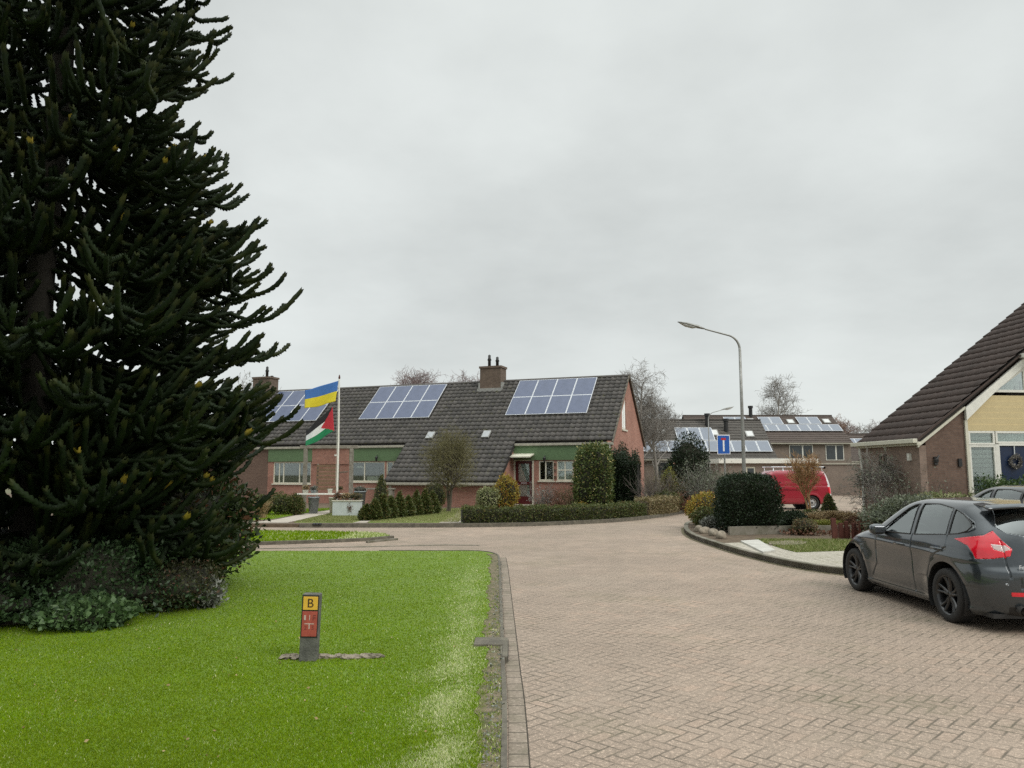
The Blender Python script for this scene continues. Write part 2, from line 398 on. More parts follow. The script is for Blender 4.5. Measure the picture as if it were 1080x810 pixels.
def bare_tree(loc, h, seed, barkm, twigm, label, name='bare_tree', group=None, crown=(.28, .5), trunk_r=.02, levels=(9, 7, 7, 6), droop=0., rt=.012, cat='tree', clear=.25, leafs=None, nstem=1, wid=1., flare=.5):
    """leafless tree: trunk mesh and a crown of branches and twigs"""
    rng = np.random.default_rng(seed); root = empty(name, loc); K = 7; t = np.linspace(0, 1, K)
    def grow(st, dr, L, r0, r1, K, wig, up):
        n = len(st); t = np.linspace(0, 1, K); Pn = np.zeros((n, K, 3)); Pn[:, 0] = st; d = dr.copy()
        for k in range(1, K):
            d = unit(d + rng.normal(size=(n, 3)) * wig + np.array([0, 0, up])); Pn[:, k] = Pn[:, k - 1] + d * (L / (K - 1))[:, None]
        return Pn, (r0[:, None] * (1 - t) + r1[:, None] * t)
    st = np.zeros((nstem, 3)); st[:, :2] = rng.normal(size=(nstem, 2)) * .02 * h * (nstem > 1)
    dr = unit(np.column_stack([rng.normal(size=(nstem, 2)) * .16 * (nstem > 1), np.ones(nstem)]))
    tr, trr = grow(st, dr, np.full(nstem, h * .8), np.full(nstem, h * trunk_r), np.full(nstem, h * trunk_r * .18), 9, .05, .05)
    V, F = tubes(tr, trr, 8); npmesh('trunk', V, F, barkm, root, True)
    parents, prad = tr, trr; parts = []; L = h * crown[0] * wid; lo = clear
    for li, nb in enumerate(levels):
        n = len(parents) * nb * (3 if li == 0 else 1); i = np.repeat(np.arange(len(parents)), n // len(parents)); Kp = parents.shape[1]
        u = (lo + (1 - lo) * rng.random(n) ** .85) * (Kp - 1) * .999; k = u.astype(int); fr = (u - k)[:, None]
        s = parents[i, k] * (1 - fr) + parents[i, k + 1] * fr; pd = unit(parents[i, k + 1] - parents[i, k])
        rr = prad[i, k]
        sd = rng.normal(size=(n, 3)); sd -= (sd * pd).sum(1, keepdims=True) * pd; sd = unit(sd)
        d = unit(pd * (flare + .3 * rng.random((n, 1))) + sd * .85)
        Ln = L * (.55 + .6 * rng.random(n))
        if li == 0: Ln *= 1.15 - .75 * ((u / (Kp - 1)) - lo) / (1 - lo)
        r0 = np.minimum(rr * .6, h * trunk_r * .5 / (li + 1)); r0 = np.maximum(r0, rt)
        up = .10 if li < 2 else .02 - droop
        Pn, Rn = grow(s, d, Ln, r0, np.maximum(r0 * .3, rt * .6), 5, .12 + .03 * li, up)
        V, F = tubes(Pn, Rn, 5 if li == 0 else 3); parts.append((V, F, 0 if li < 1 else 1))
        parents, prad = Pn, Rn; L *= crown[1]; lo = .15
    if leafs:
        m, nl, LL = leafs; p = parents[rng.integers(0, len(parents), nl), rng.integers(2, 5, nl)]
        parts.append((*leaves(p, np.tile([0, 0, 1.], (nl, 1)), LL, LL * .5, .3, rng), 2))
    V, F, mi = merge(*parts); npmesh('crown', V, F, [barkm, twigm] + ([leafs[0]] if leafs else []), root, mi=mi)
    tag(root, label, cat, group); return root

def text_mesh(s, size, depth, mat, name, parent, loc, rot, align='CENTER', bold=0.):
    bold = 0.
    cu = bpy.data.curves.new('t', 'FONT'); cu.body = s; cu.size = size; cu.extrude = depth; cu.align_x = align; cu.align_y = 'CENTER'; cu.offset = bold
    o = bpy.data.objects.new('t', cu); col.objects.link(o); dg = bpy.context.evaluated_depsgraph_get()
    me = bpy.data.meshes.new_from_object(o.evaluated_get(dg)); bpy.data.objects.remove(o); me.materials.clear(); me.materials.append(mat)
    q = link(name, me, parent, loc); q.rotation_euler = rot; return q

# ------------------------------------------------------------------ camera, sky, sun
cam = bpy.data.cameras.new('camera'); cam.sensor_fit = 'HORIZONTAL'; cam.sensor_width = 36; cam.lens = 36 * FPX / 1080
cam.clip_start = .05; cam.clip_end = 3000
co = bpy.data.objects.new('camera', cam); col.objects.link(co); co.location = (0, 0, CAM_H); co.rotation_euler = (math.pi / 2 + PITCH, 0, 0); sc.camera = co
w = bpy.data.worlds.new('World'); sc.world = w; w.use_nodes = True; nt = w.node_tree; g = NG(nt)
bg = nt.nodes['Background']
sky = g.n('ShaderNodeTexSky', sky_type='NISHITA'); sky.sun_disc = False; sky.sun_elevation = R_(40); sky.sun_rotation = R_(132)
tc = g.n('ShaderNodeTexCoord').outputs['Generated']
s = g.n('ShaderNodeSeparateXYZ'); nt.links.new(tc, s.inputs[0]); z = g.m('MAXIMUM', s.outputs[2], .0)
# overcast: a layer of cloud seen in perspective (stretched towards the horizon)
dv = g.m('ADD', z, .22); cv = g.n('ShaderNodeCombineXYZ')
nt.links.new(g.m('DIVIDE', s.outputs[0], dv), cv.inputs[0]); nt.links.new(g.m('DIVIDE', s.outputs[1], dv), cv.inputs[1]); cv.inputs[2].default_value = .7
n1 = g.noise(cv.outputs[0], 1.15, 6, .52); n2 = g.noise(cv.outputs[0], 4.2, 4, .5)
cl = g.m('ADD', g.m('MULTIPLY', g.m('SUBTRACT', n1, .5), .85), g.m('MULTIPLY', g.m('SUBTRACT', n2, .5), .12))
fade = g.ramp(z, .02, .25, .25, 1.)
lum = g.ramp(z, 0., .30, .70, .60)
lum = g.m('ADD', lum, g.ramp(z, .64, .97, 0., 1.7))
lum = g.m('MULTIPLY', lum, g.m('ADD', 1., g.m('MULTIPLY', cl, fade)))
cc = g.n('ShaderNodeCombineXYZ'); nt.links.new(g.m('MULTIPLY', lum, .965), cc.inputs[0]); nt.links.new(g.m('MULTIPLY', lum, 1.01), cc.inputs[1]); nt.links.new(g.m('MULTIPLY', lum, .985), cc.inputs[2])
sc10 = g.n('ShaderNodeVectorMath', operation='SCALE'); nt.links.new(cc.outputs[0], sc10.inputs[0]); sc10.inputs[3].default_value = 10.
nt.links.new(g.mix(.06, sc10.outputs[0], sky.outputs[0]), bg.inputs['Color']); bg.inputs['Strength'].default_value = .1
sl = bpy.data.lights.new('sun', 'SUN'); sl.energy = 1.5; sl.angle = R_(28); sl.color = (1, .96, .9)
so = bpy.data.objects.new('sun', sl); col.objects.link(so); so.rotation_euler = (R_(50), 0, R_(48))
sc.view_settings.view_transform = 'Standard'; sc.view_settings.look = 'None'; sc.view_settings.exposure = .22; sc.view_settings.gamma = 1
sc.cycles.max_bounces = 6; sc.cycles.transparent_max_bounces = 12; sc.cycles.diffuse_bounces = 3; sc.cycles.glossy_bounces = 3
sc.cycles.use_denoising = False
try: sc.cycles.denoiser = 'OPENIMAGEDENOISE'; sc.cycles.denoising_prefilter = 'ACCURATE'
except Exception: pass

# ------------------------------------------------------------------ ground, road, kerbs, lawns
def sheet(name, pts, z, mat, label=None):
    mb = MB(); n = len(pts); mb.add([(p[0], p[1], z) for p in pts], [tuple(range(n))], mat)
    o = mb.build(name); o['kind'] = 'structure'; return o
def ccw(p):
    a = sum(p[i][0] * p[(i + 1) % len(p)][1] - p[(i + 1) % len(p)][0] * p[i][1] for i in range(len(p)))
    return p if a > 0 else p[::-1]
sheet('ground', [(-900, -300), (900, -300), (900, 1500), (-900, 1500)], -.06, M['earth'])
M['road'] = herringbone('herringbone_paving', .105, (.345, .266, .205), (.25, .195, .150), (.36, .26, .195), (.085, .07, .05), 45., (.10, .10, .05))
sheet('road', [(-70, -12), (70, -12), (70, 66), (-70, 66)], 0., M['road'])
M['gutterbrick'] = brickmat('gutter_bricks', (.25, .20, .155), (.20, .16, .12), (.06, .05, .035), .21, .3, ms=.016)

def smooth_line(pts, n=6):
    """Catmull-Rom through the points"""
    p = [np.array(q, float) for q in pts]; p = [2 * p[0] - p[1]] + p + [2 * p[-1] - p[-2]]; o = []
    for i in range(1, len(p) - 2):
        for k in range(n):
            t = k / n; a, b, c, d = p[i - 1:i + 3]
            o.append(tuple(.5 * ((2 * b) + (c - a) * t + (2 * a - 5 * b + 4 * c - d) * t * t + (3 * b - a - 3 * c + d) * t ** 3)))
    o.append(tuple(p[-2])); return o
def strip(name, pts, wd, z0, z1, mat, label=None, side=0., bev=.0):
    """kerb along a line: wd wide to the left of travel"""
    P_ = np.array(pts, float); T = unit(np.gradient(P_, axis=0)); N = np.column_stack([-T[:, 1], T[:, 0]])
    a = P_ + N * side; b = P_ + N * (side + wd); n = len(P_); mb = MB()
    V = [(*q, z0) for q in a] + [(*q, z1) for q in a] + [(*q, z1) for q in b] + [(*q, z0) for q in b]; F = []
    for i in range(n - 1):
        for r in range(3): F.append((r * n + i, r * n + i + 1, (r + 1) * n + i + 1, (r + 1) * n + i))
    F += [(0, n, 2 * n, 3 * n), (n - 1, 4 * n - 1, 3 * n - 1, 2 * n - 1)]
    mb.add(V, F, mat); o = mb.build(name); o['kind'] = 'structure'; return o

# big lawn in front
lawn_edge = smooth_line([(-.02, -4), (-.03, 4.9), (-.07, 7.5), (-.14, 11), (-.24, 15.6), (-.34, 16.9), (-.75, 17.55), (-1.6, 17.62), (-4, 17.6), (-8, 17.62), (-14, 17.7), (-40, 17.9)], 6)
M['lawn'] = P('lawn_soil_and_moss', (.11, .18, .006), .9, nscale=1.4, c2=(.13, .20, .03), bump=.6, bscale=60)
mb = MB(); mb.prism([(p[0] - .02, p[1] - .02) for p in lawn_edge] + [(-40, -4)], -.05, .045, M['lawn']); o = mb.build('lawn'); o['kind'] = 'structure'
strip('kerb', lawn_edge[:-20], .038, -.05, .058, M['kerbdark'], side=0.)
# bare mossy strip between grass and kerb
es = [p for p in lawn_edge if p[1] < 17.0 and p[0] > -.6]
es = [tuple(np.array(es[i]) * (1 - k / 8) + np.array(es[i + 1]) * k / 8) for i in range(len(es) - 1) for k in range(8)] + [es[-1]]
M['moss'] = P('mossy_verge', (.20, .155, .105), .95, nscale=14, c2=(.07, .075, .025), bump=1., bscale=50)
o = sheet('verge_strip', [(p[0] - .037, p[1]) for p in es] + [(p[0] - .195 - .03 * math.sin(p[1] * 2.3) - .018 * math.sin(p[1] * 11) - .012 * math.sin(p[1] * 27), p[1]) for p in es[::-1]], .051, M['moss'])
mb = MB(); gp = [(p[0] + .135, p[1]) for p in es if p[1] < 16.6]; gq = [(p[0] + .01, p[1]) for p in es if p[1] < 16.6]
for i in range(len(gp) - 1): mb.add([(*gq[i], .004), (*gp[i], .004), (*gp[i + 1], .004), (*gq[i + 1], .004)], [(0, 1, 2, 3)], M['road'])
def gutter_mat():
    m, nt, b = new_mat('gutter_row'); g = NG(nt); s = g.n('ShaderNodeSeparateXYZ'); nt.links.new(g.obj(), s.inputs[0])
    f = g.m('FRACT', g.m('MULTIPLY', s.outputs[1], 1 / .205)); i = g.m('FLOOR', g.m('MULTIPLY', s.outputs[1], 1 / .205))
    wn = g.n('ShaderNodeTexWhiteNoise', noise_dimensions='1D'); nt.links.new(i, wn.inputs['W'])
    d = g.m('MINIMUM', f, g.m('SUBTRACT', 1., f)); c = g.mix(wn.outputs[0], (.27, .22, .172), (.20, .162, .125))
    c = g.mix(g.ramp(g.noise(g.obj(), 38, 3, .75), .54, .66, 0, .75), c, (.42, .35, .28)); c = g.mix(g.ramp(g.noise(g.obj(), 38, 3, .75), .45, .34, 0, .7), c, (.11, .09, .07)); c = g.mix(g.ramp(g.noise(g.obj(), 2.1, 5, .7), .45, .65, 0, .6), c, (.12, .11, .07))
    c = g.mix(g.ramp(d, .02, .05, 1, 0), c, (.06, .05, .035)); nt.links.new(c, b.inputs['Base Color']); b.inputs['Roughness'].default_value = .85; return m
gm = gutter_mat(); mb.mats = [gm]; mb.mi = [0] * len(mb.mi)
o = mb.build('gutter_row'); o['kind'] = 'structure'
M['joint'] = P('dark_joint', (.05, .042, .03), .95)
strip('paving_joint', [(p[0] + .137, p[1]) for p in es if p[1] < 16.6], -.008, -.01, .0052, M['joint'])

# drain inlet set in the verge
t = empty('street_drain', (-.06, 8.1, 0)); tag(t, 'dark concrete street drain inlet set in the lawn kerb', 'drain')
MB().box(-.33, -.03, -.12, .22, .0, .070, M['kerbdark']).build('drain_slab', t, bevel=.008)
MB().box(-.034, .018, -.62, .22, .0, .066, M['kerbdark']).box(.019, .024, -.58, .18, .006, .055, M['black']).build('inlet_kerb', t, bevel=.006)

# grass sliver between the two lanes
isl = [G(*p) for p in [(411, 568), (403, 565.2), (385, 563.8), (340, 563), (268, 562.2), (60, 561), (-150, 561), (-150, 578), (60, 576), (268, 574.2), (340, 572), (388, 570)]]
mb = MB(); mb.prism(isl, -.05, .07, M['lawn'], M['kerbdark']); o = mb.build('grass_island'); o['kind'] = 'structure'
strip('kerb', [G(*p) for p in [(-150, 578.6), (60, 576.6), (268, 574.8), (340, 572.5), (388, 570.4), (413, 568)]], .1, -.05, .085, M['kerbdark'], side=-.1)
strip('kerb', [G(*p) for p in [(388, 572.8), (420, 569.6), (460, 568.5), (520, 571)]][:2], .08, -.05, .05, M['kerb'])
# flush concrete bands crossing the lane
strip('kerb', [G(*p) for p in [(100, 582.4), (262, 579.4), (400, 576.8), (470, 575.2), (505, 575.6)]], .12, -.03, .012, M['kerb'])

# far gardens: one raised plot behind a kerb
gline = smooth_line([(-60, 25.9), (-30, 25.8), (-12, 25.75), (-7.9, 25.72), (-4, 25.72), (-1.75, 25.8), (.4, 26.3), (2.1, 27.2), (3.9, 28.6), (5.4, 30.6), (6.9, 33.2), (7.9, 35.5), (8.6, 39), (9, 45), (9, 58)], 5)
mb = MB(); mb.prism(gline + [(9, 64), (-60, 64)], -.05, .11, M['soil']); o = mb.build('garden_ground'); o['kind'] = 'structure'
strip('kerb', gline[:13], .10, -.05, .13, M['kerbdark'], side=-.1); strip('kerb', gline[16:], .10, -.05, .13, M['kerbdark'], side=-.1)
M['lawn2'] = P('garden_lawn', (.12, .19, .025), .95, nscale=1.2, c2=(.21, .24, .07), bump=.7, bscale=30)
M['lawn3'] = P('garden_lawn_green', (.10, .20, .012), .95, nscale=1.2, c2=(.14, .21, .03), bump=.7, bscale=30)
M['path'] = P('garden_path', (.42, .38, .32), .9, nscale=2, c2=(.34, .30, .25))
def zsheet(name, px, z, mat): return sheet(name, ccw([G(*p, z) for p in px]), z, mat)
zsheet('path', [(264, 551.2), (303, 551.2), (330, 545), (364, 538), (352, 537.5), (320, 542), (290, 548)], .116, M['path'])
zsheet('garden_lawn', [(262, 549), (288, 547.3), (318, 541.6), (350, 537.4), (352, 536), (285, 538), (250, 540), (200, 546), (200, 550)], .117, M['lawn3'])
zsheet('garden_lawn', [(310, 551.2), (334, 545.2), (358, 539.8), (378, 545), (390, 547), (372, 551.2)], .117, M['lawn2'])
zsheet('path', [(372, 551.2), (391, 547.2), (398, 547.2), (386, 551.2)], .1175, M['path'])
zsheet('garden_lawn', [(388, 551.2), (400, 546.5), (440, 540), (470, 536.5), (492, 536.5), (490, 545), (484, 551.2)], .117, M['lawn2'])
zsheet('path', [(463, 551.2), (478, 545), (484, 537), (510, 537), (492, 551.2)], .1175, M['path'])

# right-hand plot: kerbed island with the yellow-gabled house
rline = smooth_line([(60, 46), (30, 38), (18, 33.5), (12, 31.5), (8.2, 29.6), (6.3, 27.2), (5.45, 24.4), (5.0, 21.6), (4.98, 18.7), (5.12, 16.4), (5.5, 14.5), (6.3, 13.35), (7.6, 12.8), (10, 12.6), (60, 12.6)], 5)
mb = MB(); mb.prism(rline + [(60, 30)], -.05, .11, M['soil']); o = mb.build('corner_plot_ground'); o['kind'] = 'structure'
strip('kerb', rline, .13, -.05, .125, M['kerb'], side=0.)
strip('kerb_edge_bricks', [q for q in rline if q[0] < 9 and q[1] < 26], .09, -.01, .006, M['moss'], side=-.09)
M['drive'] = herringbone('driveway_slabs', .2, (.42, .39, .33), (.36, .33, .27), (.47, .44, .38), (.2, .18, .13), 0., (.2, .2, .1))
dv_ = [p for p in rline if p[1] < 19 and p[0] < 58]
sheet('driveway', ccw([(p[0] + .14, p[1] + (.14 if p[1] < 13.6 else 0)) for p in dv_ if p[1] > 12.7] + [(30, 12.76), (30, 18.2), (7.2, 18.2), (5.6, 18.9)]), .115, M['drive'])
M['lawn4'] = P('rough_grass', (.10, .15, .025), .95, nscale=3, c2=(.16, .17, .06), bump=.8, bscale=30)
sheet('grass_patch', ccw([G(*p, .12) for p in [(797, 569.5), (850, 569), (900, 570), (960, 571), (960, 580), (898, 580.5), (840, 582.5), (826, 579)]]), .121, M['lawn4'])
mb = MB(); q = [G(*p, .12) for p in [(781, 571.5), (800, 570.2), (818, 581.6), (805, 583.5)]]; mb.prism(ccw(q), .10, .15, M['slab']); o = mb.build('concrete_slab', bevel=.01)
tag(o, 'pale concrete slab lying between the kerb and the rough grass', 'slab')
mb = MB(); q = [G(*p, .12) for p in [(810, 572.5), (832, 571), (852, 572.2), (848, 575), (825, 576), (812, 575)]]; mb.prism(ccw(q), .11, .15, M['stone']); o = mb.build('stepping_stone', bevel=.01)
tag(o, 'flat grey stone edging laid in the rough grass', 'stone')
strip('garden_edging', smooth_line([G(770, 569), G(800, 568), G(840, 567.5), G(900, 567), G(980, 567)], 3), .08, .1, .34, M['kerb'])

# ------------------------------------------------------------------ grass blades
def inpoly(p, poly):
    x, y = p[:, 0], p[:, 1]; c = np.zeros(len(p), bool); n = len(poly); j = n - 1
    for i in range(n):
        xi, yi = poly[i]; xj, yj = poly[j]
        if yi != yj: c ^= ((yi > y) != (yj > y)) & (x < (xj - xi) * (y - yi) / (yj - yi) + xi)
        j = i
    return c
def blades(name, poly, z, n, ymin, ymax, H, mat, label, wk=.0011, xmin=-30, xmax=30, pale=None, patch=None, kind='stuff'):
    rng = np.random.default_rng(5); u = rng.random(n); Y = 1 / (1 / ymax + u * (1 / ymin - 1 / ymax))
    X = (rng.random(n) * 1.5 - .72) * Y; p = np.column_stack([X, Y]); p = p[(X > xmin) & (X < xmax)]; p = p[inpoly(p, poly)]
    if patch is not None: p = p[rng.random(len(p)) < patch(p)]
    n = len(p); h = H * (.5 + .8 * rng.random((n, 1))); a = rng.random(n) * 6.283; wd = (wk * p[:, 1:2] + .0015) * (.7 + .6 * rng.random((n, 1)))
    dx = np.column_stack([np.cos(a), np.sin(a), np.zeros(n)]) * wd * .5; lean = np.column_stack([rng.normal(size=(n, 2)) * .45, np.ones(n)]) * h
    b = np.column_stack([p, np.full(n, z)]); V = np.stack([b - dx, b + dx, b + lean], 1).reshape(-1, 3)
    mi = None
    if pale: mi = (rng.random(n) < pale(p)).astype(int)
    o = npmesh(name, V, np.arange(3 * n).reshape(-1, 3), mat, mi=mi); tag(o, label, 'grass', kind=kind); return o
M['blade'] = leafmat('grass_blades', (.135, .232, .002), (.22, .355, .003), (.34, .38, .04), trans=.3, p3=.92, rough=.7, spec=.08, patch=(.20, .285, .012))
M['bladepale'] = leafmat('pale_grass_blades', (.46, .50, .20), (.68, .68, .46), (.26, .36, .04), trans=.2, p3=.85, rough=.7, spec=.1)
_r = np.random.default_rng(3); KX = _r.normal(size=(6, 2)) * 2.2; KP = _r.uniform(0, 6.3, 6)
def pn(p): return np.sin(p @ KX.T + KP).mean(1)
def pale(p):
    c = -.50 - .012 * (p[:, 1] - 5); near = np.exp(-((p[:, 0] - c) / (.20 + .010 * p[:, 1])) ** 2) * np.clip(1.35 - np.abs(p[:, 1] - 6) / 9, 0, 1)
    return np.clip(near * (.62 + .9 * pn(p * np.array([2.2, .8])) + .5 * pn(p * 7)) + .01 + .12 * np.clip(pn(p * .8 + 3), 0, 1) ** 1.3, 0, .97)
lawn_poly = [(p[0] - .17 - .03 * math.sin(p[1] * 5), p[1] - (.04 if p[1] > 17 else 0)) for p in lawn_edge] + [(-40, -4)]
blades('lawn_grass', lawn_poly, .04, 1000000, 4.3, 17.7, .018, [M['blade'], M['bladepale']], 'short bright green mown grass of the front lawn', pale=pale, xmin=-13)
blades('weeds', [(-.02, 4)] + [(p[0] - .04, p[1]) for p in es] + [(-.3, 17), (-.26, 4)], .05, 420000, 4.3, 17, .018, [M['blade'], M['bladepale']], 'moss and weeds along the lawn kerb', pale=lambda p: .35, xmin=-.5, xmax=.0, patch=lambda p: np.clip(.22 + 1.1 * pn(p * 4), 0, .8))
blades('island_grass', isl, .07, 120000, 19, 24.5, .05, [M['blade'], M['bladepale']], 'green grass of the narrow strip between the lanes', pale=lambda p: .12 + .6 * (p[:, 0] > -4.6), wk=.0012, xmin=-14, xmax=0)

# ------------------------------------------------------------------ building helpers (local axes: x along the front, y into the house, z up)
def wall_holes(mb, x0, x1, z0, z1, y0, y1, holes, mat, axis='y'):
    xs = sorted({x0, x1, *[h[0] for h in holes], *[h[1] for h in holes]}); zs = sorted({z0, z1, *[h[2] for h in holes], *[h[3] for h in holes]})
    for i in range(len(xs) - 1):
        for k in range(len(zs) - 1):
            cx, cz = (xs[i] + xs[i + 1]) / 2, (zs[k] + zs[k + 1]) / 2
            if any(h[0] < cx < h[1] and h[2] < cz < h[3] for h in holes): continue
            if axis == 'y': mb.box(xs[i], xs[i + 1], y0, y1, zs[k], zs[k + 1], mat)
            else: mb.box(y0, y1, xs[i], xs[i + 1], zs[k], zs[k + 1], mat)
def window(par, x0, x1, z0, z1, y, bars=(), fr=.06, mat='cream', curtain=None, sill=True, label=None, hbars=()):
    """frame + pane + sill (+ curtain) in an opening of a wall whose face is at y"""
    mb = MB(); m = M[mat]; a, b = y + .03, y + .10
    mb.box(x0, x1, a, b, z1 - fr, z1, m).box(x0, x1, a, b, z0, z0 + fr, m)
    mb.box(x0, x0 + fr, a, b, z0 + fr, z1 - fr, m).box(x1 - fr, x1, a, b, z0 + fr, z1 - fr, m)
    for q in bars: mb.box(q - fr / 2, q + fr / 2, a + .004, b - .004, z0 + fr, z1 - fr, m)
    for q in hbars: mb.box(x0 + fr, x1 - fr, a + .008, b - .008, q - fr / 2, q + fr / 2, m)
    f = mb.build('window', par, bevel=.006)
    if label: f['label'] = label
    MB().box(x0 + .01, x1 - .01, y + .062, y + .07, z0 + .01, z1 - .01, M['glass']).build('pane', f)
    if sill: MB().box(x0 - .05, x1 + .05, y - .07, y + .03, z0 - .07, z0 - .002, m).build('sill', f, bevel=.006)
    if curtain:
        cb = MB(); N = 60
        for (c0, c1, zz) in curtain:
            xs = np.linspace(c0, c1, N); ys = y + .10 + .02 * np.sin(xs * 55)
            cb.add([(xs[i], ys[i], zz) for i in range(N)] + [(xs[i], ys[i], z1 - .03) for i in range(N)], [(i, i + 1, N + i + 1, N + i) for i in range(N - 1)], M['net'])
        cb.build('curtain', f, True)
    return f
def tiled_roof(par, name, o, slope, ranges, s_max, mat, tw=.30, tl=.34, amp=.042, lip=.045, s_min=0.):
    """rows of profiled tiles. o = eave point (y,z); ranges(s) -> list of (x0,x1)"""
    c, s_ = math.cos(slope), math.sin(slope); Vs, Fs, UV = [], [], []; n = 0; per = 5
    k = 0; s = s_min
    while s < s_max - .05:
        e = min(s + tl, s_max)
        for (x0, x1) in ranges((s + e) / 2):
            m = max(2, int(round((x1 - x0) / tw * per)) + 1); X = np.linspace(x0, x1, m); ph = (X / tw) % 1.
            prof = amp * np.where(ph < .45, np.sin(ph / .45 * math.pi), -.25 * np.sin((ph - .45) / .55 * math.pi))
            jit = RNG.normal(size=m) * .002
            rows = [(s, -.02 + 0 * X), (s, lip + prof + jit), (e + .02, prof + .002 + jit)]
            for (ss, h) in rows:
                y = o[0] + ss * c - h * s_; zz = o[1] + ss * s_ + h * c
                Vs.append(np.column_stack([X, y, zz])); UV.append(np.column_stack([X / tw, np.full(m, k + (.2 if ss == s else .9))]))
            i = np.arange(m - 1)
            for r in range(2): Fs.append(np.stack([n + r * m + i, n + r * m + i + 1, n + (r + 1) * m + i + 1, n + (r + 1) * m + i], 1))
            n += 3 * m
        s = e; k += 1
    V = np.concatenate(Vs); F = np.concatenate(Fs); uv = np.concatenate(UV)
    ob = npmesh(name, V, F, mat, par); l = ob.data.uv_layers.new(name='UVMap'); l.data.foreach_set('uv', uv[F.ravel()].astype(np.float32).ravel()); return ob
def panel(par, o, slope, x, s, wd, ln):
    from mathutils import Matrix
    mb = MB(); mb.box(0, wd, 0, ln, 0, .035, M['alu']); b = .02
    V = [(b, b, .037), (wd - b, b, .037), (wd - b, ln - b, .037), (b, ln - b, .037)]; mb.add(V, [(0, 1, 2, 3)], M['cell'])
    nx, ny = 6, 10
    q = mb.build('solar_panel', par); c, s_ = math.cos(slope), math.sin(slope); h = .09
    q.location = (x, o[0] + s * c - h * s_, o[1] + s * s_ + h * c); q.rotation_euler = (slope, 0, 0); return q

# ------------------------------------------------------------------ main house: long pair of homes with catslide roofs
HZ = R_(-20.5); house = empty('brick_house', (4.9, 37.5, 0), HZ)
tag(house, 'long red brick house with grey tiled roof, green cladding and three solar arrays', 'house')
SL = R_(41.8); EZ = 3.35; SM = 5.66; RY = SM * math.cos(SL); RZ = EZ + SM * math.sin(SL); CS = -2.95
def rng_main(s):
    if s > 0: return [(-25.05, .12)]
    return [(-11.45, -5.05)]
tiled_roof(house, 'roof', (0, EZ + .02), SL, rng_main, SM, M['tile'], s_min=CS)
# rear slope, roof body and ridge
mb = MB(); mb.add([(-25.05, RY, RZ + .02), (.12, RY, RZ + .02), (.12, 2 * RY, EZ), (-25.05, 2 * RY, EZ)], [(3, 2, 1, 0)], M['tile'])
mb.slabpoly([(.02, EZ - .08), (RY, RZ - .10), (2 * RY, EZ - .08)], -24.79, -.26, 'x', M['dark'])
c_, s_ = math.cos(SL), math.sin(SL)
for (a, b) in ((-11.43, -5.07),):
    mb.slabpoly([(CS * c_, EZ + CS * s_ - .12), (CS * c_, EZ + CS * s_ - .02), (.05, EZ - .02), (.05, EZ - .2)], a, b, 'x', M['dark'])
mb.build('roof_deck', house)
N = 60; rd = MB()
for i in range(N):
    a = -25.05 + i * 25.17 / N; b = a + 25.17 / N - .012; pr = [(math.cos(t), math.sin(t)) for t in np.linspace(0, math.pi, 7)]
    rd.add([(x, RY + .13 * u, RZ - .03 + .12 * v) for x in (a, b) for u, v in pr], [(k, k + 1, 8 + k, 7 + k) for k in range(6)] + [tuple(range(7)), tuple(range(7, 14))], M['tile'])
rd.build('ridge', house)
# walls
hl = [(-5.18, -4.04, .2, 2.52), (-3.78, -2.98, 1.42, 2.42), (-2.82, -1.95, 1.42, 2.42), (-1.85, -1.25, 1.42, 2.42)]
mb = MB(); wall_holes(mb, -5.14, -.25, .05, 3.2, .002, .25, [(-5.2, -4.04, 0, 2.52)] + hl[1:], M['salmon'])
wall_holes(mb, -20.48, -11.4, .05, 3.2, 0, .25, [(-14.85, -12.7, 1.33, 2.43), (-12.6, -11.4, 1.33, 2.43), (-20.1, -17.5, 1.2, 2.43)], M['salmon'])
mb.box(-11.4, -5.14, -2.0, -1.8, .05, 1.34, M['salmon']).box(-5.34, -5.14, -1.8, .05, .05, 1.34, M['salmon']).box(-11.4, -11.2, -1.8, .05, .05, 1.34, M['salmon'])
mb.box(-24.8, -20.48, .004, .25, .05, 3.2, M['brown'])
# triangular cheeks beside the catslides
for x in (-5.30, -11.36): mb.slabpoly([(-1.9, 1.34), (0., 1.34), (0., EZ - .25)], x, x + .16, 'x', M['salmon'])
# gable facing the road, with its narrow window opening
def gz(y): return EZ - .06 + min(y, 2 * RY - y) * math.tan(SL)
ys = [0, 2.55, 3.55, RY, 2 * RY]
for i in range(4):
    a, b = ys[i], ys[i + 1]
    if i == 1:
        mb.slabpoly([(a, .05), (b, .05), (b, 4.1), (a, 4.1)], -.25, 0, 'x', M['salmon']); mb.slabpoly([(a, gz(a) - .55), (b, gz(b) - .55), (b, gz(b)), (a, gz(a))], -.25, 0, 'x', M['salmon'])
    else: mb.slabpoly([(a, .05), (b, .05), (b, gz(b)), (a, gz(a))], -.25, 0, 'x', M['salmon'])
mb.slabpoly([(0, .05), (2 * RY, .05), (2 * RY, EZ), (RY, RZ - .2), (0, EZ)], -25., -24.8, 'x', M['salmon'])
mb.box(-24.8, -.25, 2 * RY - .25, 2 * RY, .05, 3.2, M['salmon']); mb.box(-24.7, -.3, 3.2, 3.4, .05, 3.2, M['room']); mb.box(-24.7, -.3, .26, 3.2, .06, .2, M['room'])
mb.build('wall', house)
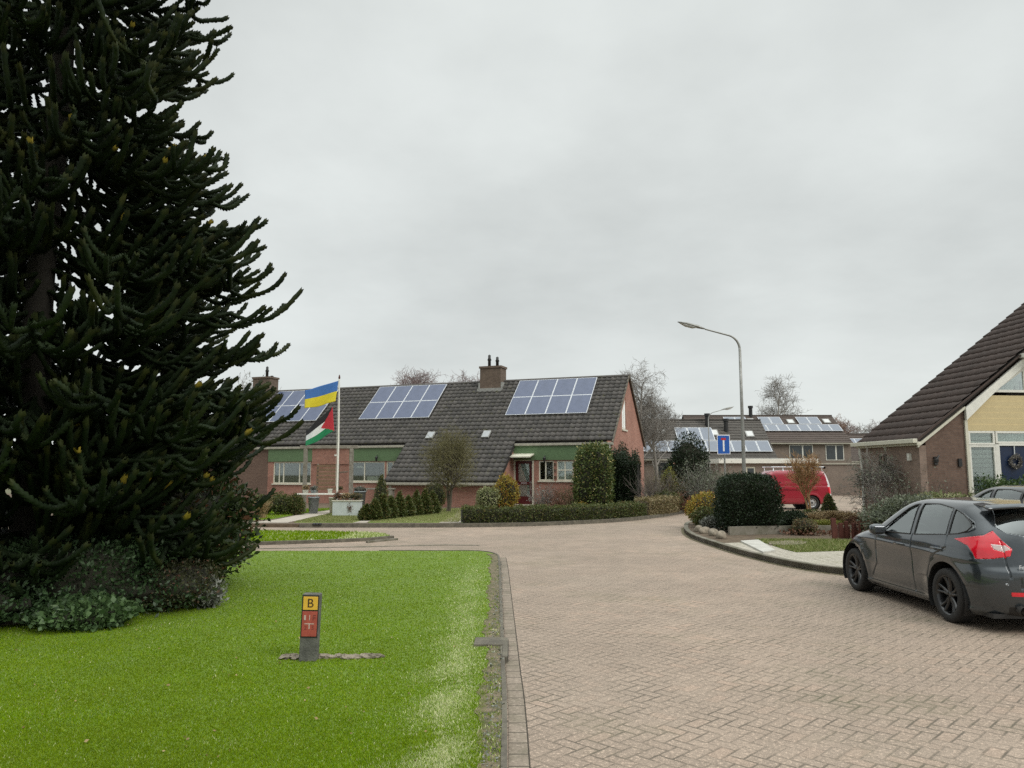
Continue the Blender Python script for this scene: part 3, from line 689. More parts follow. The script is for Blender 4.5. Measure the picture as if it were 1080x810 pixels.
# gable window
f = MB().slabpoly([(2.55, 4.1), (3.55, 4.1), (3.55, gz(3.55) - .55), (2.55, gz(2.55) - .55)], -.12, -.04, 'x', M['white']).build('window', house)
f['label'] = 'tall narrow white gable window with slanted top'
mb = MB(); mb.slabpoly([(2.65, 4.2), (3.0, 4.2), (3.0, 5.2), (2.65, 5.0)], -.036, -.030, 'x', M['net']); mb.slabpoly([(3.08, 4.2), (3.45, 4.2), (3.45, 5.5), (3.08, 5.25)], -.036, -.030, 'x', M['net']); mb.build('pane', f)
MB().box(-.05, .07, 2.45, 3.65, 4.02, 4.1, M['cream']).build('sill', f)
MB().slabpoly([(-.1, EZ - .10), (RY, RZ - .02), (RY, RZ + .1), (-.1, EZ + .02)], .05, .12, 'x', M['kerbdark']).slabpoly([(RY, RZ - .02), (2 * RY + .1, EZ - .1), (2 * RY + .1, EZ + .02), (RY, RZ + .1)], .05, .12, 'x', M['kerbdark']).build('verge_board', house)
# cladding, boards drawn by real steps
for (a, b) in ((-5.14, -.02), (-20.46, -14.95), (-14.95, -11.4)):
    mb = MB(); z = 2.46; i = 0
    while z < 3.14:
        mb.rbox(((a + b) / 2, -.035, z + .08), (b - a, .02, .158), 0, M['green'], rx=R_(5)); z += .155; i += 1
    mb.build('cladding', house)
mb = MB(); mb.box(-17.4, -14.95, -.06, -.045, 2.3, 3.18, M['salmon']); mb.build('brick_pier', house)
# gutters and fascia
for (a, b, y, z) in ((-5.05, .1, -.14, EZ - .06), (-25.1, -11.45, -.14, EZ - .06), (-11.5, -5.0, CS * c_ - .1, EZ + CS * s_ - .08)):
    mb = MB(); mb.box(a, b, y, y + .13, z - .10, z + .02, M['gutter']); mb.box(a, b, y + .13, y + .2, z - .14, z + .0, M['gutter']); mb.build('gutter', house, bevel=.012)
MB().tube([(-.06, -.1, 3.2), (-.06, -.06, 3.05), (-.06, -.05, .2)], .035, M['white']).build('downpipe', house, True)
MB().box(-11.28, -11.12, -2.03, -2.0, .1, 1.3, M['gutter']).build('downpipe', house)
# windows of the road side
room = MB(); room.box(-3.4, -3.36, .3, 1.5, .2, 2.6, M['room']); room.build('inner_wall', house)
window(house, -3.78, -2.98, 1.42, 2.42, 0, bars=(-3.42,), label='narrow window pair beside the red door')
window(house, -2.82, -1.95, 1.42, 2.42, 0, bars=(-2.4,), hbars=(1.95,), curtain=((-2.78, -1.98, 1.5),), label='window with white net curtains')
window(house, -1.85, -1.25, 1.42, 2.42, 0)
window(house, -14.85, -12.7, 1.33, 2.43, 0, bars=(-14.0,), label='wide window with dark room and pots on the sill')
window(house, -12.6, -11.42, 1.33, 2.43, 0, bars=(-12.2, -11.8))
window(house, -20.1, -17.5, 1.2, 2.43, 0, bars=(-19.7, -19.4, -18.3), label='wide window behind the wooden frame')
for (x0, x1) in ((-13.9, -13.2), (-13.1, -12.95)):
    MB().box(x0, x1, .14, .3, 1.4, 1.62 if x1 - x0 > .3 else 1.55, M['white']).build('window_box', house)
for x in (-14.6, -18.1): MB().box(x, x + .4, .2, .5, 2.1, 2.2, M['white']).build('lamp_inside', house)
# door
d = MB(); d.box(-5.16, -5.06, .0, .12, .2, 2.5, M['cream']).box(-4.14, -4.04, .0, .12, .2, 2.5, M['cream']).box(-5.06, -4.14, .0, .12, 2.42, 2.5, M['cream']).box(-5.1, -4.08, -.1, .12, .12, .22, M['cream']).build('door_frame', house)
d = MB(); d.box(-5.05, -4.9, .05, .1, .23, 2.41, M['doorred']).box(-4.3, -4.15, .05, .1, .23, 2.41, M['doorred']).box(-4.9, -4.3, .05, .1, 2.28, 2.41, M['doorred']).box(-4.9, -4.3, .05, .1, 1.22, 1.36, M['doorred']).box(-4.9, -4.3, .05, .1, .23, .62, M['doorred'])
d = d.build('door', house); MB().box(-4.9, -4.3, .07, .08, .62, 2.28, M['glass']).build('pane', d); MB().box(-4.95, -4.25, .16, .18, .62, 2.28, M['net']).build('curtain', d)
MB().box(-4.75, -4.45, .035, .05, 1.28, 1.31, M['alu']).build('letter_slot', d); MB().tube([(-4.98, .03, 1.25), (-4.98, .0, 1.25), (-4.88, .0, 1.25)], .012, M['alu']).build('handle', d)
MB().slabpoly([(-.75, 2.58), (-.02, 2.74), (-.02, 2.8), (-.75, 2.64)], -5.3, -4.0, 'x', M['cream']).tube([(-4.1, -.7, 2.6), (-4.1, -.3, 2.5), (-4.1, -.04, 2.3)], .015, M['black']).build('door_canopy', house)
def wall_lamp(par, x, y, z, sc_=1., m='black'):
    q = MB(); q.tube([(x, y, z + .12), (x, y - .12, z + .2), (x, y - .18, z + .12)], .012, M[m]); q.lathe([(.0, .14), (.03, .12), (.09, .06), (.085, .05), (.05, -.12), (.02, -.16), (0, -.17)], (x, y - .18, z), M[m], 8); return q.build('wall_lamp', par)
wall_lamp(house, -3.4, -.05, 2.5); wall_lamp(house, -13.1, -.05, 2.6)
for z in (1.6, 1.95, 2.25): MB().lathe([(.0, .0), (.05, .0), (.065, .1), (.0, .1)], (-2.9, -.05, z - .05), M['soil'], 8).build('hanging_pot', house)
MB().box(-15.9, -15.75, -.08, -.045, 2.75, 2.85, M['white']).build('alarm_box', house)
# chimneys
def chimney(x, wd, pots, top=1.15):
    mb = MB(); y0, y1 = RY - .62, RY + .25; z0 = RZ - .75; mb.box(x - wd / 2, x + wd / 2, y0, y1, z0, RZ + top - .12, M['chim']); mb.box(x - wd / 2 - .05, x + wd / 2 + .05, y0 - .05, y1 + .05, RZ + top - .12, RZ + top, M['chim'])
    c = mb.build('chimney', house)
    MB().box(x - wd / 2 - .12, x + wd / 2 + .12, y0 - .16, y0 + .02, z0 - .02 + .1, z0 + .3, M['lead']).box(x - wd / 2 - .1, x - wd / 2 - .004, y0, y1, RZ - .5, RZ - .1, M['lead']).box(x + wd / 2 + .004, x + wd / 2 + .1, y0, y1, RZ - .5, RZ - .1, M['lead']).build('flashing', c)
    for px, h in pots: MB().lathe([(.0, 0), (.09, 0), (.09, h * .5), (.13, h * .55), (.08, h * .7), (.08, h * .92), (.0, h)], (px, RY - .2, RZ + top), M['black'], 10).build('flue', c, True)
chimney(-7.92, 1.3, ((-8.15, .75), (-7.65, .6)), .86); chimney(-24.1, 1.35, ((-24.0, .75), (-23.6, .1)), .95)
# skylights in the catslides
for x, s in ((-7.05, .35), (-10.35, .35), (-23.9, 1.1)):
    q = MB(); q.box(0, .42, 0, .55, .0, .10, M['lead']); q.add([(.03, .03, .102), (.39, .03, .102), (.39, .52, .102), (.03, .52, .102)], [(0, 1, 2, 3)], M['skyl']); q = q.build('skylight', house, bevel=.01)
    q.location = (x, s * c_ - .05 * s_, EZ + s * s_ + .05 * c_); q.rotation_euler = (SL, 0, 0)
for x0 in (-6.22, -15.42, -22.95):
    for i in range(4):
        for k in range(2): panel(house, (0, EZ + .02), SL, x0 + i * 1.145, 2.22 + k * 1.62, 1.125, 1.60)

# ------------------------------------------------------------------ yellow-gabled house on the corner plot
A7 = R_(5.5); Q0 = (11.233, 21.0, 0); h2 = empty('gabled_house', Q0, A7)
tag(h2, 'brown brick house with yellow gable cladding, brown tiled roof and dark blue door', 'house')
S2 = R_(37.4); c2, s2 = math.cos(S2), math.sin(S2)
# roof slope rises towards +x; tiled_roof rises towards +y, so build it turned by a parent part
piv = empty('roof', (0, 0, 0)); piv.parent = h2; piv.rotation_euler = (0, 0, -math.pi / 2)
# in the turned frame: along = -y_local(house) ; up-slope = +x(house).  x_t = -y_h
tiled_roof(piv, 'roof_tiles', (-.12, 2.70), S2, lambda s: [(-3.0, .1)], 9.2, M['tilebrown'], tw=.32, tl=.36, amp=.014, lip=.034)
mb = MB(); mb.slabpoly([(-.1, 2.56), (7.0, 2.56 + 7.1 * s2 / c2), (7.0, 2.66 + 7.1 * s2 / c2), (-.1, 2.66)], -2.98, .06, 'x', M['dark']); mb.build('roof_deck', piv)
XR = 7.19; piv2 = empty('roof', (2 * XR, 0, 0)); piv2.parent = h2; piv2.rotation_euler = (0, 0, math.pi / 2)
tiled_roof(piv2, 'roof_tiles', (-.12, 2.70), S2, lambda s: [(-.1, 3.0)], 9.2, M['tilebrown'], tw=.32, tl=.36, amp=.014, lip=.034)
MB().slabpoly([(-.1, 2.56), (7.0, 2.56 + 7.1 * s2 / c2), (7.0, 2.66 + 7.1 * s2 / c2), (-.1, 2.66)], -.06, 2.98, 'x', M['dark']).build('roof_deck', piv2)
MB().tube([(XR, -.12, 2.70 + 9.2 * s2), (XR, 3.0, 2.70 + 9.2 * s2)], .13, M['tilebrown'], 10).build('ridge', h2, True)
MB().box(-3.05, .14, -.26, -.12, 2.62, 2.74, M['cream']).box(-3.0, .1, -.12, 0, 2.56, 2.66, M['cream']).build('gutter', piv, bevel=.012)
mb = MB()
def rz2(x): return 2.60 + x * s2 / c2
# side wall with the small window openings, front brick wall
wall_holes(mb, 0, 2.9, .05, 2.56, 0, .2, [(1.55, 1.72, 1.95, 2.35), (1.80, 1.97, 1.95, 2.35)], M['brownside'], 'x')
mb.slabpoly([(0.2, .05), (1.38, .05), (1.38, rz2(1.38)), (0.2, rz2(.2))], 0, .2, 'y', M['brown'])
mb.slabpoly([(0, .05), (14.3, .05), (14.3, 2.6), (XR, rz2(XR)), (0.2, rz2(.2))], 2.7, 2.9, 'y', M['brownside']); mb.box(14.1, 14.3, .2, 2.7, .05, 2.6, M['brownside'])
wall_holes(mb, 6.4, 14.3, .05, 2.97, 0.001, .2, [(7.6, 9.6, 1.0, 2.4)], M['brown']); mb.slabpoly([(1.5, 2.9), (12.9, 2.9), (XR, rz2(XR) - .15)], .06, .16, 'y', M['dark'])
mb.slabpoly([(1.4, .05), (7.2, .05), (7.2, 5.), (3.4, 5.), (1.4, 3.4)], 1.6, 1.7, 'y', M['room']); mb.box(1.38, 1.5, .2, 2.7, .05, 3, M['room'])
mb.build('wall', h2)
MB().box(-.012, .012, 1.55, 1.97, 1.4, 1.44, M['brown']).box(.1, .12, 1.55, 1.97, 1.2, 2.4, M['black']).build('wall_grille', h2)
# yellow boarded gable above the windows
mb = MB(); z = 2.98
while z < 7.9:
    xl = max(1.40, (z + .14 - 2.60) / (s2 / c2) + .12); xr = 2 * XR - max(.6, (z + .14 - 2.60) / (s2 / c2) + .12)
    if z > 4.02 and z < 5.0:
        pass
    if xl < xr - .05:
        segs = [(xl, xr)]
        if 3.98 < z + .08 < 5.0: segs = [(xl, min(xr, max(xl, 2.26))), (5.6, xr)]
        for a, b in segs:
            if b - a > .03: mb.rbox(((a + b) / 2, -.01, z + .08), (b - a, .02, .168), 0, M['yellow'], rx=R_(4))
    z += .165
mb.build('cladding', h2)
def cut(z): return (z - 2.60) / (s2 / c2)
mb = MB(); mb.slabpoly([(1.38, rz2(1.38) - .40), (1.38, rz2(1.38) - .05), (3.3, rz2(3.3) - .05), (3.3, rz2(3.3) - .26), (2.2, rz2(2.2) - .30)], -.12, -.035, 'y', M['white'])
mb.slabpoly([(-.08, 2.5), (-.08, 2.6), (1.38, rz2(1.38)-.01), (1.38, rz2(1.38) - .08)], -.09, -.03, 'y', M['cream'])
mb.box(1.37, 1.45, -.05, .02, .4, rz2(1.38) - .4, M['cream']); mb.build('barge_board', h2)
MB().slabpoly([(-.18, 2.62), (-.18, 2.70), (3.2, rz2(3.2) + .13), (XR, rz2(XR) + .13), (XR, rz2(XR) + .02)], -.135, -.10, 'y', M['tilebrown']).slabpoly([(2 * XR + .18, 2.62), (2 * XR + .18, 2.70), (XR, rz2(XR) + .13), (XR, rz2(XR) + .02)], -.135, -.10, 'y', M['tilebrown']).build('verge_board', h2)
MB().box(3.14, 11.2, -.42, -.02, 5.03, 5.15, M['white']).box(3.1, 11.24, -.56, -.42, 5.08, 5.20, M['cream']).build('gutter', h2, bevel=.01)
window(h2, 7.6, 9.6, 1.0, 2.4, 0, bars=(8.6,), mat='white')
# triangular gable window with curtains
t = MB(); tz = 4.06
for pts in ([(2.28, tz), (5.6, tz), (5.6, tz + .07), (2.42, tz + .07)], [(2.28, tz), (2.42, tz + .07), (3.45, rz2(3.45) - .42), (3.45, rz2(3.45) - .32)]): t.slabpoly(pts, -.03, .05, 'y', M['white'])
t.box(3.24, 3.30, -.028, .05, tz + .07, 4.92, M['white']); t.box(4.4, 4.46, -.028, .05, tz + .07, 4.98, M['white'])
t = t.build('window', h2); t['label'] = 'triangular gable window with white curtains'
mb = MB(); N = 120; xs = np.linspace(2.4, 5.6, N); ys = .05 + .02 * np.sin(xs * 38)
mb.add([(xs[i], ys[i], tz + .05) for i in range(N)] + [(xs[i], ys[i], max(tz + .06, min(4.98, rz2(xs[i]) - .4))) for i in range(N)], [(i, i + 1, N + i + 1, N + i) for i in range(N - 1)], M['net']); mb.build('curtain', t, True)
MB().slabpoly([(2.36, tz + .05), (5.6, tz + .05), (5.6, 4.98), (3.4, 4.98)], .0, .006, 'y', M['glass']).build('pane', t)
# front windows with blinds, blue door with wreath
fr = .055
def frontwin(x0, x1, z0, z1, bl, lab):
    mb = MB(); m = M['white']
    mb.box(x0, x1, -.03, .06, z1 - fr, z1, m).box(x0, x1, -.03, .06, z0, z0 + fr, m).box(x0, x0 + fr, -.03, .06, z0 + fr, z1 - fr, m).box(x1 - fr, x1, -.03, .06, z0 + fr, z1 - fr, m)
    f = mb.build('window', h2, bevel=.006); f['label'] = lab
    MB().box(x0 + .01, x1 - .01, .012, .018, z0 + .01, z1 - .01, M['glass']).build('pane', f)
    b = MB(); z = z0 + .06
    if bl == 'blind':
        while z < z1 - .06: b.rbox(((x0 + x1) / 2, .06, z), (x1 - x0 - .1, .006, .115), 0, M['net'], rx=R_(25)); z += .125
    else:
        xs = np.linspace(x0 + .05, x1 - .05, 50); b.add([(q, .05 + .02 * math.sin(q * 45), z0 + .04) for q in xs] + [(q, .05 + .02 * math.sin(q * 45), z1 - .04) for q in xs], [(i, i + 1, 51 + i, 50 + i) for i in range(49)], M['net'])
    b.build('blind' if bl == 'blind' else 'curtain', f)
frontwin(1.46, 2.24, 2.58, 2.96, 'blind', 'upper window light with blind')
frontwin(1.46, 2.24, .95, 2.57, 'blind', 'tall window with pleated blind')
frontwin(2.27, 6.2, 2.62, 2.96, 'curtain', 'long top light over the blue door with curtain')
MB().box(1.4, 6.4, -.01, .1, 2.965, 2.985, M['cream']).box(2.24, 2.36, -.03, .1, .3, 2.6, M['white']).box(3.42, 3.52, -.03, .1, .3, 2.6, M['white']).box(2.36, 3.42, -.03, .1, 2.56, 2.62, M['white']).box(1.4, 2.24, 0, .12, .1, .95, M['brown']).box(3.52, 6.4, 0, .12, .1, 1.2, M['brown']).build('door_frame', h2)
frontwin(3.54, 6.2, 1.22, 2.6, 'curtain', 'wide front window with curtain beside the blue door')
dd = MB().box(2.37, 3.41, .01, .06, .3, 2.55, M['doorblue']).build('door', h2); MB().tube([(3.3, 0, 1.3), (3.3, -.05, 1.3), (3.2, -.05, 1.3)], .012, M['alu']).build('handle', dd)
rg = np.random.default_rng(2); an = np.linspace(0, 6.283, 600); V, F = leaves(np.column_stack([2.80 + (.155 + rg.normal(size=600) * .02) * np.cos(an), -.04 + rg.normal(size=600) * .015, 2.12 + (.155 + rg.normal(size=600) * .02) * np.sin(an)]), np.tile([0, -1., 0], (600, 1)), .05, .025, .3, rg)
M['wreath'] = leafmat('wreath_twigs', (.30, .28, .25), (.16, .15, .13)); wr = npmesh('door_wreath', V, F, M['wreath'], None); wr.location = Q0; wr.rotation_euler = (0, 0, A7)
tag(wr, 'round grey twig wreath hanging on the dark blue door', 'wreath')
MB().box(2.79, 2.81, -.03, -.02, 2.28, 2.56, M['net']).build('ribbon', wr)
mb = MB(); mb.tube([(-.10, 2.8, 2.6), (-.10, 2.8, 2.35), (-.06, 2.8, 2.2), (-.06, 2.8, .1)], .04, M['white']); mb.build('downpipe', h2, True)
for x, z in ((.45, 2.15), (1.16, 2.1)):
    q = MB(); q.box(x - .05, x + .05, -.05, -.002, z - .12, z + .1, M['black']); 
    if x < 1: q.tube([(x, -.05, z + .05), (x - .02, -.2, z + .12), (x - .12, -.25, z + .02)], .02, M['black']).lathe([(0, .06), (.07, .02), (.06, -.06), (0, -.08)], (x - .14, -.25, z), M['black'], 8)
    q.build('wall_lamp', h2)
MB().box(-.08, -.002, .35, .45, 2.15, 2.35, M['white']).build('wall_lamp', h2)

# ------------------------------------------------------------------ far row of terraced homes with solar roofs
def row_house(name, loc, rz, x0, x1, depth, eave, rise, wallm, roofm, label, wins=(), bands=(), sky=(), fascia=True, chim=(), group=None):
    r = empty(name, loc, rz); d = depth / 2; sl = math.atan2(rise, d)
    mb = MB(); mb.box(x0, x1, 0, .3, .0, eave, wallm).box(x0, x1, depth - .3, depth, 0, eave, wallm)
    for a in (x0, x1 - .3): mb.slabpoly([(.3, 0), (depth - .3, 0), (depth - .3, eave), (d, eave + rise - .1), (.3, eave)], a + .003, a + .297, 'x', wallm)
    mb.build('wall', r)
    nrow = 14; mb = MB(); ln = math.hypot(d + .3, rise * (d + .3) / d)
    for sgn in (1, -1):
        for k in range(nrow):
            s0, s1 = k / nrow, (k + 1) / nrow; ya, yb = -.3 + s0 * (d + .3), -.3 + s1 * (d + .3); za, zb = eave - .3 * rise / d + s0 * rise * (d + .3) / d, eave - .3 * rise / d + s1 * rise * (d + .3) / d
            if sgn < 0: ya, yb = depth - ya, depth - yb
            mb.add([(x0 - .15, ya, za + .10), (x1 + .15, ya, za + .10), (x1 + .15, yb, zb + .03), (x0 - .15, yb, zb + .03), (x0 - .15, ya, za - .02), (x1 + .15, ya, za - .02)], [(0, 1, 2, 3), (4, 5, 1, 0)], roofm)
    mb.box(x0 - .15, x1 + .15, d - .15, d + .15, eave + rise - .02, eave + rise + .12, roofm)
    mb.build('roof', r)
    MB().box(x0 - .2, x1 + .2, -.42, -.28, eave - .3 * rise / d - .1, eave - .3 * rise / d + .03, M['gutter']).build('gutter', r)
    for a, b, z0, z1 in wins:
        f = MB().box(a, b, -.04, .02, z0, z1, M['white']).build('window', r)
        q = MB(); mid = a + (b - a) * .55; q.box(a + .08, mid - .04, -.06, -.041, z0 + .08, z1 - .08, M['glassdark']).box(mid + .12, b - .08, -.06, -.041, z0 + .08, z1 - .08, M['glassdark']); q.build('pane', f)
    for (a, n, s0, wd, l) in bands:
        for i in range(n):
            q = MB(); q.box(0, wd - .04, 0, l - .04, 0, .04, M['alu']); q.add([(.04, .04, .043), (wd - .08, .04, .043), (wd - .08, l - .08, .043), (.04, l - .08, .043)], [(0, 1, 2, 3)], M['farcell'])
            q = q.build('solar_panel', r); q.location = (a + i * wd, s0 * math.cos(sl) - .2 * math.sin(sl), eave + s0 * math.sin(sl) + .2 * math.cos(sl)); q.rotation_euler = (sl, 0, 0)
    for a, s0 in sky:
        q = MB(); q.box(0, .8, 0, .95, 0, .16, M['lead']); q.box(.1, .7, .1, .85, .16, .175, M['lampgl']); q = q.build('skylight', r); q.location = (a, s0 * math.cos(sl), eave + s0 * math.sin(sl)); q.rotation_euler = (sl, 0, 0)
    for a, s0 in chim: MB().lathe([(0, 0), (.22, 0), (.22, 1.2), (.3, 1.25), (.3, 1.5), (0, 1.5)], (a, s0 * math.cos(sl), eave + s0 * math.sin(sl) - .2), M['black'], 8).build('flue', r)
    tag(r, label, 'house', group); return r
M['glassdark'] = P('dark_window_glass', (.05, .06, .065), .12, var=.5, nscale=1.)
LA = 4.55 / math.cos(math.atan2(3.84, 4.5))
row_house('terraced_house', (0, 73.5, 0), 0, 8.0, 25.4, 9, 3.36, 3.84, M['farbrick'], M['fartile'], 'low grey-roofed terrace behind the blue road sign with one long band of solar panels',
    wins=((10.2, 12.6, 1.2, 2.9), (14, 16, 1.2, 2.9)), bands=((10.3, 12, .55, 1.25, 1.7), (16.4, 3, 2.3, 1.25, 2.1)), sky=((14.6, 3.4), (19.9, 3.2), (23.4, 3.0)), chim=((19.9, 4.9), (21.6, 4.0)))
row_house('terraced_house', (0, 84, 0), 0, 20.2, 37.4, 10, 5.27, 3.2, M['farbrick'], M['fartileb'], 'tall brown-roofed terrace behind the red van with upstairs windows',
    wins=((24.6, 27.0, 3.2, 4.9), (30.6, 33.2, 3.2, 4.9), (34.4+.2, 36.6, 3.2, 4.9), (30.6, 33.2, .6, 2.6)), bands=((24.2, 11, 2.0, 1.2, 1.5), (24.6, 2, 3.6, 1.3, 1.7), (28.6, 2, 3.6, 1.3, 1.7), (33.0, 2, 3.6, 1.3, 1.7)), sky=((27.3, 4.1), (31.8, 3.9), (36.0, 4.0)), chim=((28.0, 5.7),))
row_house('terraced_house', (0, 92, 0), 0, 41.0, 55, 9, 3.4, 3.3, M['farbrick'], M['fartileb'], 'small brown-roofed home just clear of the corner house roof, few solar panels', bands=((41.6, 4, 2.6, 1.25, 1.7),))
row_house('terraced_house', (-5, 56, 0), R_(4), -28, -12.6, 9, 2.6, 3.5, M['farbrick'], M['fartile'], 'grey-roofed neighbour house glimpsed through the monkey puzzle branches', wins=((-24, -21, 1, 2.3), (-18, -15.5, 1, 2.3), (-15.0, -13.5, 1, 2.3)), sky=((-17.8, 2.6), (-20.9, 3.1), (-26, 3)))
nb = [o for o in bpy.data.objects if o.get('label', '').startswith('grey-roofed neighbour')][0]
MB().box(-16.8, -15.3, 4.0, 5.1, 5.0, 7.2, M['chim']).box(-16.9, -15.2, 3.9, 5.2, 7.2, 7.3, M['chim']).build('chimney', nb)
# garage block with white fascia
r = empty('garage', (16.4, 60, 0)); tag(r, 'flat-roofed brown garage block with long white fascia behind the red van', 'garage')
mb = MB(); wall_holes(mb, 0, 7.4, 0, 2.55, 0, .3, [(2.0, 2.75, 1.6, 2.3)], M['farbrick']); mb.box(0, .3, .3, 6, 0, 2.55, M['farbrick']).box(7.1, 7.4, .3, 6, 0, 2.55, M['farbrick']); mb.build('wall', r)
MB().box(-.2, 7.6, -.25, 6.2, 2.56, 2.92, M['white']).build('fascia', r, bevel=.02); MB().box(-.1, 7.5, -.15, 6.1, 2.93, 2.96, M['lead']).build('roof', r)
f = MB().box(2.0, 2.75, .05, .1, 1.6, 2.3, M['cream']).build('window', r); MB().box(2.12, 2.63, .03, .048, 1.72, 2.18, M['glassdark']).build('pane', f)
# low brick walls and sheds behind the parked van
r = empty('brick_shed', (24.6, 62, 0)); tag(r, 'pinkish brown brick shed wall between the van and the terrace', 'shed'); MB().box(0, 7, 0, 4, 0, 2.5, M['farbrick']).build('wall', r); MB().box(-.1, 7.1, -.1, 4.1, 2.5, 2.62, M['gutter']).build('roof_edge', r)
r = empty('garden_fence', (26.6, 58.5, 0)); tag(r, 'weathered horizontal board fence beyond the van', 'fence')
mb = MB(); [mb.box(0, 5, -.02, .02, .1 + .22 * i, .28 + .22 * i, M['brownwood']) for i in range(8)]; mb.build('board_panel', r)
for i in range(4): MB().box(i * 1.65, i * 1.65 + .1, .03, .13, 0, 1.95, M['wood']).build('post', r)

# ------------------------------------------------------------------ street lamps and road sign
def lamp(base, h, arm, rb, label, flip=1, headl=1.15):
    r = empty('street_lamp', base); k = 22; pts = [(0, 0, 0), (0, 0, h * .3), (0, 0, h * .55), (0, 0, h - 1.0)]
    R0 = .55
    for t_ in np.linspace(0, R_(76), 9): pts.append((-flip * R0 * (1 - math.cos(t_)), 0, h - 1.0 + R0 * 1.1 * math.sin(t_)))
    x, z = pts[-1][0], pts[-1][2]; pts.append((x - flip * (arm - .6), 0, z + (arm - .6) * .27))
    rad = list(np.interp(np.arange(len(pts)), [0, 3, 12, 13], [rb, rb * .62, rb * .42, rb * .36]))
    MB().tube(pts, rad, M['steel'], 12).build('pole', r, True); MB().lathe([(rb * 1.25, 0), (rb * 1.25, 1.1), (rb, 1.25)], (0, 0, 0), M['steel'], 12).build('pole_base', r, True)
    hx, hz = pts[-1][0], pts[-1][2]; hd = empty('lamp_head', (hx, 0, hz)); hd.parent = r; hd.rotation_euler = (0, flip * R_(15), 0)
    n = 12; prof = [(.0, .035, .03), (.08, .07, .05), (.3, .13, .085), (.7, .15, .08), (1.0, .11, .05), (1.13, .04, .02)]
    mb = MB(); V = []; S = 12
    for (u, wy, hz_) in prof:
        for q in range(S):
            a = 2 * math.pi * q / S; V.append((-flip * u * headl / 1.15, wy * math.cos(a), hz_ * max(math.sin(a), -.25)))
    F = [(i * S + q, i * S + (q + 1) % S, (i + 1) * S + (q + 1) % S, (i + 1) * S + q) for i in range(len(prof) - 1) for q in range(S)] + [tuple(range(S))[::-1], tuple(range((len(prof) - 1) * S, len(prof) * S))]
    mb.add(V, F, M['steel']); mb.build('housing', hd, True)
    V = []
    for (u, wy, hz_) in [(.32, .08, .01), (.5, .12, .09), (.8, .12, .09), (1.05, .06, .01)]:
        for q in range(S):
            a = 2 * math.pi * q / S; V.append((-flip * u * headl / 1.15, wy * math.cos(a), -.02 + hz_ * min(math.sin(a), .1)))
    mb = MB(); mb.add(V, [(i * S + q, i * S + (q + 1) % S, (i + 1) * S + (q + 1) % S, (i + 1) * S + q) for i in range(3) for q in range(S)], M['lampgl']); mb.build('diffuser', hd, True)
    tag(r, label, 'street lamp', 'street lamps'); return r
lamp((9.12, 30, .1), 7.6, 1.55, .085, 'tall grey street lamp with its long head over the road, behind the dark clipped conifer')
l2 = lamp((15.55, 60, 0), 7.0, 1.2, .06, 'small far street lamp rising in front of the solar roofs', flip=-1, headl=1.1)
r = empty('road_sign', (7.51, 27, .1)); tag(r, 'blue square no-through-road sign with white bar and red cap', 'sign')
MB().tube([(.03, .03, 0), (.03, .03, 3.05)], .03, M['steel'], 10).build('post', r, True)
b = MB().box(-.23, .23, -.012, 0, 2.36, 3.05, M['signwhite']).build('sign_plate', r, bevel=.004)
MB().box(-.205, .205, -.016, -.0125, 2.385, 3.025, M['blue']).build('sign_face', b)
MB().box(-.028, .028, -.020, -.0165, 2.47, 2.86, M['signwhite']).build('white_bar', b); MB().box(-.085, .085, -.020, -.0165, 2.865, 2.94, M['signred']).build('red_bar', b)

# ------------------------------------------------------------------ hydrant marker post in the lawn
r = empty('marker_post', (-1.92, 7.42, .04), R_(3)); r.rotation_euler = (0, R_(1.5), R_(3)); tag(r, 'short square concrete marker post with yellow B plate and red hydrant plate', 'post')
M['postc'] = P('dark_concrete_post', (.075, .075, .066), .9, nscale=12, c2=(.14, .14, .12), bump=.9, bscale=60)
MB().box(-.082, .082, -.06, .06, -.05, .62, M['postc']).build('post', r, bevel=.006)
M['plateyel'] = P('yellow_plate', (.70, .42, .05), .4, var=.1); M['platered'] = P('faded_red_plate', (.40, .085, .055), .5, nscale=14, c2=(.30, .055, .04)); M['ink'] = P('black_ink', (.03, .015, .01), .5)
p1 = MB().box(-.068, .068, -.070, -.061, .478, .60, M['plateyel']).build('yellow_plate', r, bevel=.003); MB().box(-.078, .078, -.0608, -.0604, .222, .612, M['black']).build('plate_frame', r)
text_mesh('B', .115, .0006, M['ink'], 'letter_b', p1, (0, -.0712, .537), (math.pi / 2, 0, 0), bold=.004)
p2 = MB().box(-.070, .070, -.070, -.061, .235, .465, M['platered']).build('red_plate', r, bevel=.003)
M['fadew'] = P('faded_white', (.55, .42, .36), .6); M['fader'] = P('faded_dark', (.20, .045, .035), .6)
text_mesh('1', .07, .0006, M['fadew'], 'digit', p2, (0, -.0712, .405), (math.pi / 2, 0, 0)); text_mesh('F', .075, .0006, M['fader'], 'letter_f', p2, (.042, -.0712, .405), (math.pi / 2, 0, 0), bold=.002)
MB().box(-.052, -.034, -.0718, -.0704, .385, .43, M['fadew']).build('number_tag', p2)
MB().box(-.045, .045, -.0718, -.0704, .348, .356, M['fadew']).box(-.005, .005, -.0718, -.0704, .305, .3478, M['fadew']).build('hydrant_cross', p2)
text_mesh('2', .05, .0006, M['fader'], 'digit', p2, (-.034, -.0712, .315), (math.pi / 2, 0, 0), bold=.002); text_mesh('5', .05, .0006, M['fader'], 'digit', p2, (.034, -.0712, .315), (math.pi / 2, 0, 0), bold=.002)
